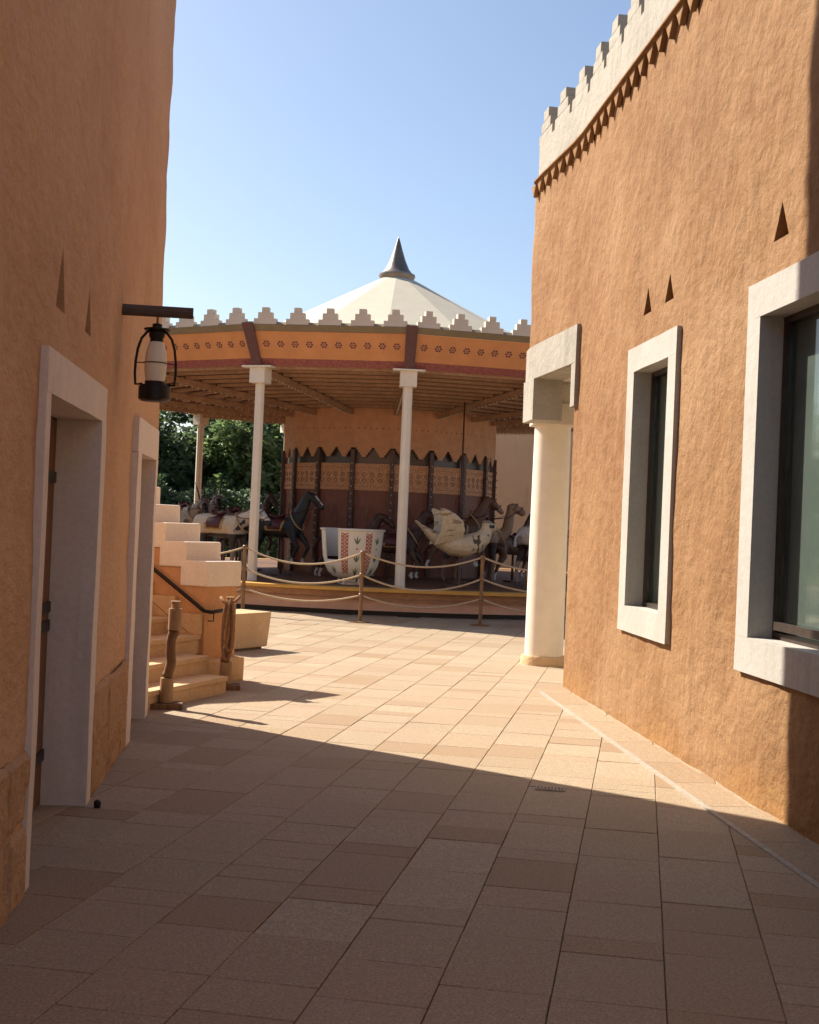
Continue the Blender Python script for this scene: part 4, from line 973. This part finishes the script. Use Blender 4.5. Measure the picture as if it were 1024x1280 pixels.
for s in (-1, 1):
    pts = [(0.02, s*0.20, 0.92), (0.04, s*0.28, 1.08), (0.0, s*0.33, 1.24), (-0.14, s*0.36, 1.36), (-0.30, s*0.38, 1.44), (-0.40, s*0.38, 1.47)]
    n_ = len(m.v)
    for i, p in enumerate(pts):                                       # wing: thin broad sections trailing backwards
        ch = [0.46, 0.42, 0.34, 0.22, 0.12, 0.04][i]
        for k in range(10):
            a = 2*PI*k/10; m.v.append(Vector((p[0]-ch*0.55+ch*0.62*math.cos(a), p[1]+0.038*math.sin(a), p[2]-ch*0.16*(1-math.cos(a)))))
    for i in range(len(pts)-1):
        for k in range(10): m.f.append((n_+i*10+k, n_+i*10+(k+1) % 10, n_+(i+1)*10+(k+1) % 10, n_+(i+1)*10+k))
    m.f.append(tuple(n_+k for k in range(9, -1, -1))); m.f.append(tuple(n_+50+k for k in range(10)))
me = remesh(m, 0.013, 'bird_body')
def p_bird(p):
    c = (0.66, 0.54, 0.36)
    if p.x > 0.72: return (0.30, 0.22, 0.14)
    if p.x > 0.55 and p.z > 1.02 and p.z < 1.21 and abs(p.y) > 0.05 and abs(p.x-0.62) < 0.055 and abs(p.z-1.165) < 0.03: return (0.03, 0.025, 0.02)
    if p.x > 0.24 and p.z < 1.02 and noise.noise(Vector((p.x*16, p.y*16, p.z*7))) > 0.22: return (0.10, 0.06, 0.035)
    if abs(p.y) > 0.27 or (p.x < 0.0 and p.z > 1.0): 
        if noise.noise(Vector((p.x*5, p.y*3, p.z*22))) > 0.28: return (0.36, 0.25, 0.14)
    if p.z > 1.22 and p.x > 0.4: return (0.34, 0.25, 0.16)
    return c
paint(me, p_bird); me.materials.clear(); me.materials.append(M['bird']); link('body', me, None, br)
q = MB().tube([(0.05, 0, 0.002), (0.05, 0, 0.66)], 0.03, 10).box((-0.22, -0.16, 0.003), (0.32, 0.16, 0.05)); link('stand', q.mesh('stand'), 'core_post', br, True)

# ivory cup
cu = root('carousel_cup', (-1.03, 23.55, ZD), 'ivory enamel teacup seat painted with red lattice strips and green sprigs', 'carousel seat', rz=0.0)
prof = [(0.26, 0.12), (0.33, 0.14), (0.42, 0.22), (0.485, 0.34), (0.525, 0.50), (0.55, 0.70), (0.565, 0.88), (0.578, 1.0)]
def rad(z):
    for (r0, z0), (r1, z1) in zip(prof, prof[1:]):
        if z <= z1: return r0+(r1-r0)*(z-z0)/(z1-z0)
    return prof[-1][0]
def dense(p, k=3):
    out = []
    for (r0, z0), (r1, z1) in zip(p, p[1:]): out += [(r0+(r1-r0)*i/k, z0+(z1-z0)*i/k) for i in range(k)]
    return out+[p[-1]]
m = MB(); SEG = 72; D_ = dense(prof); n0 = len(m.v)
door = lambda a, z: z > 0.44 and -1.02 < a < -0.42
for (r, z) in D_:
    for i in range(SEG): a = -PI+2*PI*i/SEG; m.v.append(pol(r, a, z))
for j in range(len(D_)-1):
    for i in range(SEG):
        a = -PI+2*PI*(i+0.5)/SEG
        if door(a, (D_[j][1]+D_[j+1][1])/2): continue
        k = (i+1) % SEG; m.f.append((j*SEG+i, j*SEG+k, (j+1)*SEG+k, (j+1)*SEG+i))
m.f.append(tuple(range(SEG-1, -1, -1)))
me = m.mesh('bowl'); bm = bmesh.new(); bm.from_mesh(me); bmesh.ops.recalc_face_normals(bm, faces=bm.faces); bmesh.ops.solidify(bm, geom=bm.faces[:], thickness=0.03); bmesh.ops.recalc_face_normals(bm, faces=bm.faces); bm.to_mesh(me); bm.free()
link('bowl', me, 'cup', cu, 'all')
m = MB().tube([pol(0.582, a, 1.0) for a in [-0.42+(2*PI-0.60)*i/60 for i in range(61)]], 0.022, 8); link('rim', m.mesh('rim'), 'cup', cu, 'all')
m = MB().lathe([(0, 0.0), (0.20, 0.0), (0.20, 0.02), (0.10, 0.05), (0.10, 0.115), (0, 0.115)], 24); link('pedestal', m.mesh('pedestal'), 'cup', cu, True)
for a in (-0.5, 0.7, 2.2, -2.0):
    p = pol(0.24, a); link('foot', MB().tube([(p.x, p.y, 0.001), (p.x, p.y, 0.14)], 0.022, 8).mesh('foot'), 'cup', cu, True)
m = MB().lathe([(0.12, 0.46), (0.46, 0.46), (0.46, 0.50), (0.12, 0.50)], 32, a0=0.2, a1=2*PI-1.4); link('bench_seat', m.mesh('bench_seat'), 'saddle_tan', cu)
m = MB().tube([(0, 0, 0.12), (0, 0, 0.78)], 0.025, 8).lathe([(0, 0.76), (0.2, 0.76), (0.2, 0.79), (0, 0.79)], 24); link('steering_wheel', m.mesh('steering_wheel'), 'iron', cu)
def on_cup(mb, pts, th=0.004):                                        # polygon given in (arc metres, height) wrapped on the bowl
    vs = [pol(rad(z)+th, a, z) for a, z in pts]; mb.add(vs, [tuple(range(len(vs)))])
red = MB(); grn = MB()
for ac in (-0.20, 0.62):
    w_ = 0.105
    for sx in (-1, 1):
        for j in range(20):
            z0 = 0.20+j*0.0365; z1 = z0+0.0366; a = ac+sx*w_; on_cup(red, [(a-0.011, z0), (a+0.011, z0), (a+0.011, z1), (a-0.011, z1)])
    for j in range(11):
        z = 0.22+j*0.066
        for sx in (-1, 1):
            for k in range(3):
                t0, t1 = k/3, (k+1)/3; A0, A1 = ac-sx*w_+2*sx*w_*t0, ac-sx*w_+2*sx*w_*t1; Z0, Z1 = z+0.066*t0, z+0.066*t1
                on_cup(red, [(A0, Z0-0.009), (A1, Z1-0.009), (A1, Z1+0.009), (A0, Z0+0.009)])
        on_cup(red, [(ac-w_, z-0.006), (ac+w_, z-0.006), (ac+w_, z+0.006), (ac-w_, z+0.006)], 0.005)
def sprig(a, z, s=1.0):
    for da in (-1, 0, 1):
        for k in range(4):
            t0, t1 = k/4, (k+1)/4; f = lambda t: (a+da*0.10*s*t**0.8*(1 if da else 0), z+0.12*s*t*(1.0 if da else 1.05)-0.02*abs(da))
            (a0, z0), (a1, z1) = f(t0), f(t1); w0, w1 = 0.026*math.sin(PI*(0.12+0.85*t0)), 0.026*math.sin(PI*(0.12+0.85*t1)); on_cup(grn, [(a0-w0, z0), (a0+w0, z0), (a1+w1, z1), (a1-w1, z1)])
for a in (0.21, 0.98, 1.75, 2.5, 3.3, -0.72):
    for z in ((0.76, 0.44, 0.20) if a > -0.5 else (0.22,)): sprig(a, z)
    if a > -0.5: on_cup(red, [(a-0.05, 0.66), (a, 0.64), (a+0.05, 0.66), (a, 0.675)])
link('lattice_strips', red.mesh('lattice_strips'), 'cup_red', cu)['kind'] = 'stuff'; link('leaf_sprigs', grn.mesh('leaf_sprigs'), 'cup_green', cu)['kind'] = 'stuff'

# ------------------------------------------------------------------ rope barrier in front of the carousel
stp = [ground_at(150, 758), ground_at(303, 768), ground_at(450, 778), ground_at(600, 782), ground_at(752, 790)]
stp[0] = Vector((-4.75, 22.7, 0))
HT = 1.16
names = ['behind the tall brown building', 'nearest the stair', 'in front of the ivory cup', 'in front of the pale bird', 'behind the porch pillar']
for i, p in enumerate(stp):
    r = root('barrier_post', (p.x, p.y, 0), 'slim brown metal barrier post '+names[i]+', on the carousel rope line', 'barrier post', 'rope barrier posts before the carousel')
    MB().lathe([(0, 0.0), (0.17, 0.0), (0.17, 0.012), (0.05, 0.022), (0, 0.022)], 24).build('base_disc', 'postmetal', r, smooth=True, local=True)
    MB().tube([(0, 0, 0.02), (0, 0, HT)], 0.031, 10).build('shaft', 'postmetal', r, smooth=True, local=True)
    for z in (1.13, 0.77, 0.44): MB().lathe([(0.032, z-0.03), (0.041, z-0.02), (0.041, z+0.02), (0.032, z+0.03)], 12).build('rope_collar', 'postmetal', r, smooth=True, local=True)
spans = ['running from the stair post towards the tall brown building', 'running between the stair post and the cup post', 'running between the cup post and the bird post', 'running from the bird post towards the porch pillar']
for i, (p, q) in enumerate(zip(stp, stp[1:])):
    for z, nm, sag in ((1.13, 'top', 0.21), (0.77, 'middle', 0.20), (0.44, 'bottom', 0.17)):
        pts = []
        for k in range(25):
            t = k/24; c = p.lerp(q, t); sg = sag*(1+0.12*math.sin(i*2.1+z*5)); pts.append((c.x, c.y-0.0, z-sg*4*t*(1-t)))
        tag(MB().tube(pts, 0.016, 8).build('barrier_rope', 'rope', smooth='all'), nm+' rope of the sagging three '+spans[i], 'rope', nm+' ropes of the carousel barrier')

# ================================================================== BEYOND THE CAROUSEL
fb = root('building', (6, 44, 0), 'plain beige rendered building standing behind the carousel', 'building')
MB().box((0.6, 42.5, -0.02), (13, 50, 5.4)).build('wall', 'farwall', fb, bevel=0.03)
MB().box((0.5, 42.4, 5.401), (13.1, 50.1, 5.55)).build('coping', 'farwall', fb)
def tree(x, y, h, rx, rz, label, mat, seed, n=13000, leaf=0.17, trunk_h=None):
    R = random.Random(seed); r = root('tree', (x, y, 0), label, 'tree', 'trees behind the carousel')
    th = trunk_h or h*0.35; m = MB()
    m.tube([(0, 0, -0.05), (0.06, 0.02, th*0.5), (0.02, 0.06, th)], [0.17, 0.13, 0.11], 9)
    for k in range(6):
        a = k*1.05+R.uniform(0, 0.5); l = rx*R.uniform(0.45, 0.7)
        m.tube([(0.02, 0.05, th*0.85), (l*0.5*math.cos(a), l*0.5*math.sin(a), th+0.25*h), (l*math.cos(a), l*math.sin(a), th+0.38*h)], [0.08, 0.05, 0.02], 6)
    m.build('trunk', 'bark', r, smooth='all', local=True)
    cl = [(Vector((R.gauss(0, 0.48)*rx, R.gauss(0, 0.48)*rx, h-rz*1.15+R.gauss(0, 0.6)*rz)), R.uniform(0.45, 0.95)) for _ in range(60)]
    f = MB()
    for i in range(n):
        c, cr = R.choice(cl); d = Vector((R.gauss(0, 1), R.gauss(0, 1), R.gauss(0, 1))).normalized(); p = c+d*cr*rx*0.42*R.random()**0.4
        if p.z < 0.25: continue
        a = Vector((R.gauss(0, 1), R.gauss(0, 1), R.gauss(0, 0.6))).normalized(); b = a.cross(Vector((R.gauss(0, 1), R.gauss(0, 1), R.gauss(0, 1)))).normalized(); s = leaf*R.uniform(0.6, 1.3)
        f.add([p-a*s, p+b*s*0.42, p+a*s, p-b*s*0.42], [(0, 1, 2, 3)])
    f.build('crown', mat, r, local=True, fixn=False)
tr = [(-15.2, 50, 6.4, 2.6, 2.7, 'leaf_dark', 'broad dark tree farthest along the plaza edge behind the carousel'), (-11.6, 48.5, 6.0, 2.4, 2.6, 'leaf_mid', 'bright green tree between two darker ones behind the carousel'), (-8.6, 50.5, 6.3, 2.5, 2.7, 'leaf_dark', 'dense dark tree filling the gap between the rear cream columns'),
      (-5.6, 49, 5.8, 2.3, 2.5, 'leaf_mid', 'green tree right behind the carousel drum'), (-2.6, 50.5, 6.0, 2.4, 2.6, 'leaf_dark', 'dark tree next to the beige building'), (-10.1, 53.5, 7.2, 2.8, 3.0, 'leaf_dark', 'taller dark tree in the back row'), (-6.6, 54, 7.0, 2.8, 3.0, 'leaf_dark', 'taller dark tree in the back row by the beige building')]
for i, (x, y, h, rx, rz, mt, lab) in enumerate(tr): tree(x, y, h, rx, rz, lab, mt, 20+i)
for i, (x, y, h) in enumerate([(-11.5, 24.5, 5.6), (-14.5, 29, 6.2), (-16.5, 34, 6.6), (-13.5, 39, 6.4), (-18, 27, 6.0)]): tree(x, y, h, 2.3, 2.5, ['unseen round green tree added for the window reflections', 'unseen tall green tree beside the carousel, added for the window reflections', 'unseen tallest tree on the open side, added for the window reflections', 'unseen green tree towards the hedge, added for the window reflections', 'unseen green tree in the second row, added for the window reflections'][i], 'leaf_mid', 80+i, n=7000)  # unseen trees, added so the window glass has something to reflect
# clipped hedge and flowering shrubs under the trees
def shrub(x, y, h, rx, mat, seed, label, n=900):
    R = random.Random(seed); r = root('shrub', (x, y, 0), label, 'shrub', 'shrubs under the trees')
    f = MB()
    for i in range(n):
        d = Vector((R.gauss(0, 1), R.gauss(0, 1), abs(R.gauss(0, 1)))).normalized(); q = R.random()**0.35; p = Vector((d.x*rx*q, d.y*rx*q, d.z*h*q+0.05)); p *= 1+0.2*noise.noise(p*3+Vector((seed, 0, 0)))
        a = Vector((R.gauss(0, 1), R.gauss(0, 1), R.gauss(0, 1))).normalized(); b = a.orthogonal().normalized(); s = R.uniform(0.05, 0.11); f.add([p-a*s, p+b*s*0.45, p+a*s, p-b*s*0.45], [(0, 1, 2, 3)])
    f.build('foliage', mat, r, local=True, fixn=False)
    s_ = MB()
    for k in range(4): a = k*1.6; s_.tube([(0, 0, 0), (0.4*rx*math.cos(a), 0.4*rx*math.sin(a), h*0.6)], [0.03, 0.012], 6)
    s_.build('stem', 'bark', r, local=True)
for i in range(13):
    shrub(-14.5+i*1.12, 45.2+0.5*math.sin(i*2.3), 1.5+0.4*math.sin(i*1.7), 0.95, 'leaf_mid' if i % 3 else 'leaf_dark', 50+i, 'low leafy shrub in the planting strip at the foot of the trees' )
R_ = random.Random(99); hd = MB()
for i in range(26000):
    p = Vector((R_.uniform(-24, 0.2), 47+R_.gauss(0, 0.45), 0)); p.z = R_.random()**0.7*(2.6+0.7*noise.noise(Vector((p.x*0.9, 0, 0)))); a = Vector((R_.gauss(0, 1), R_.gauss(0, 1), R_.gauss(0, 0.7))).normalized(); b = a.orthogonal().normalized(); s_ = R_.uniform(0.07, 0.16)
    hd.add([p-a*s_, p+b*s_*0.45, p+a*s_, p-b*s_*0.45], [(0, 1, 2, 3)])
tag(hd.build('hedge', 'leaf_dark', fixn=False), 'long dense dark hedge under the trees behind the carousel', 'hedge')
kerb = MB().box((-18, 44.0, -0.02), (0.5, 44.18, 0.13)).build('kerb', 'sandstone', bevel=0.01); tag(kerb, kind='structure')
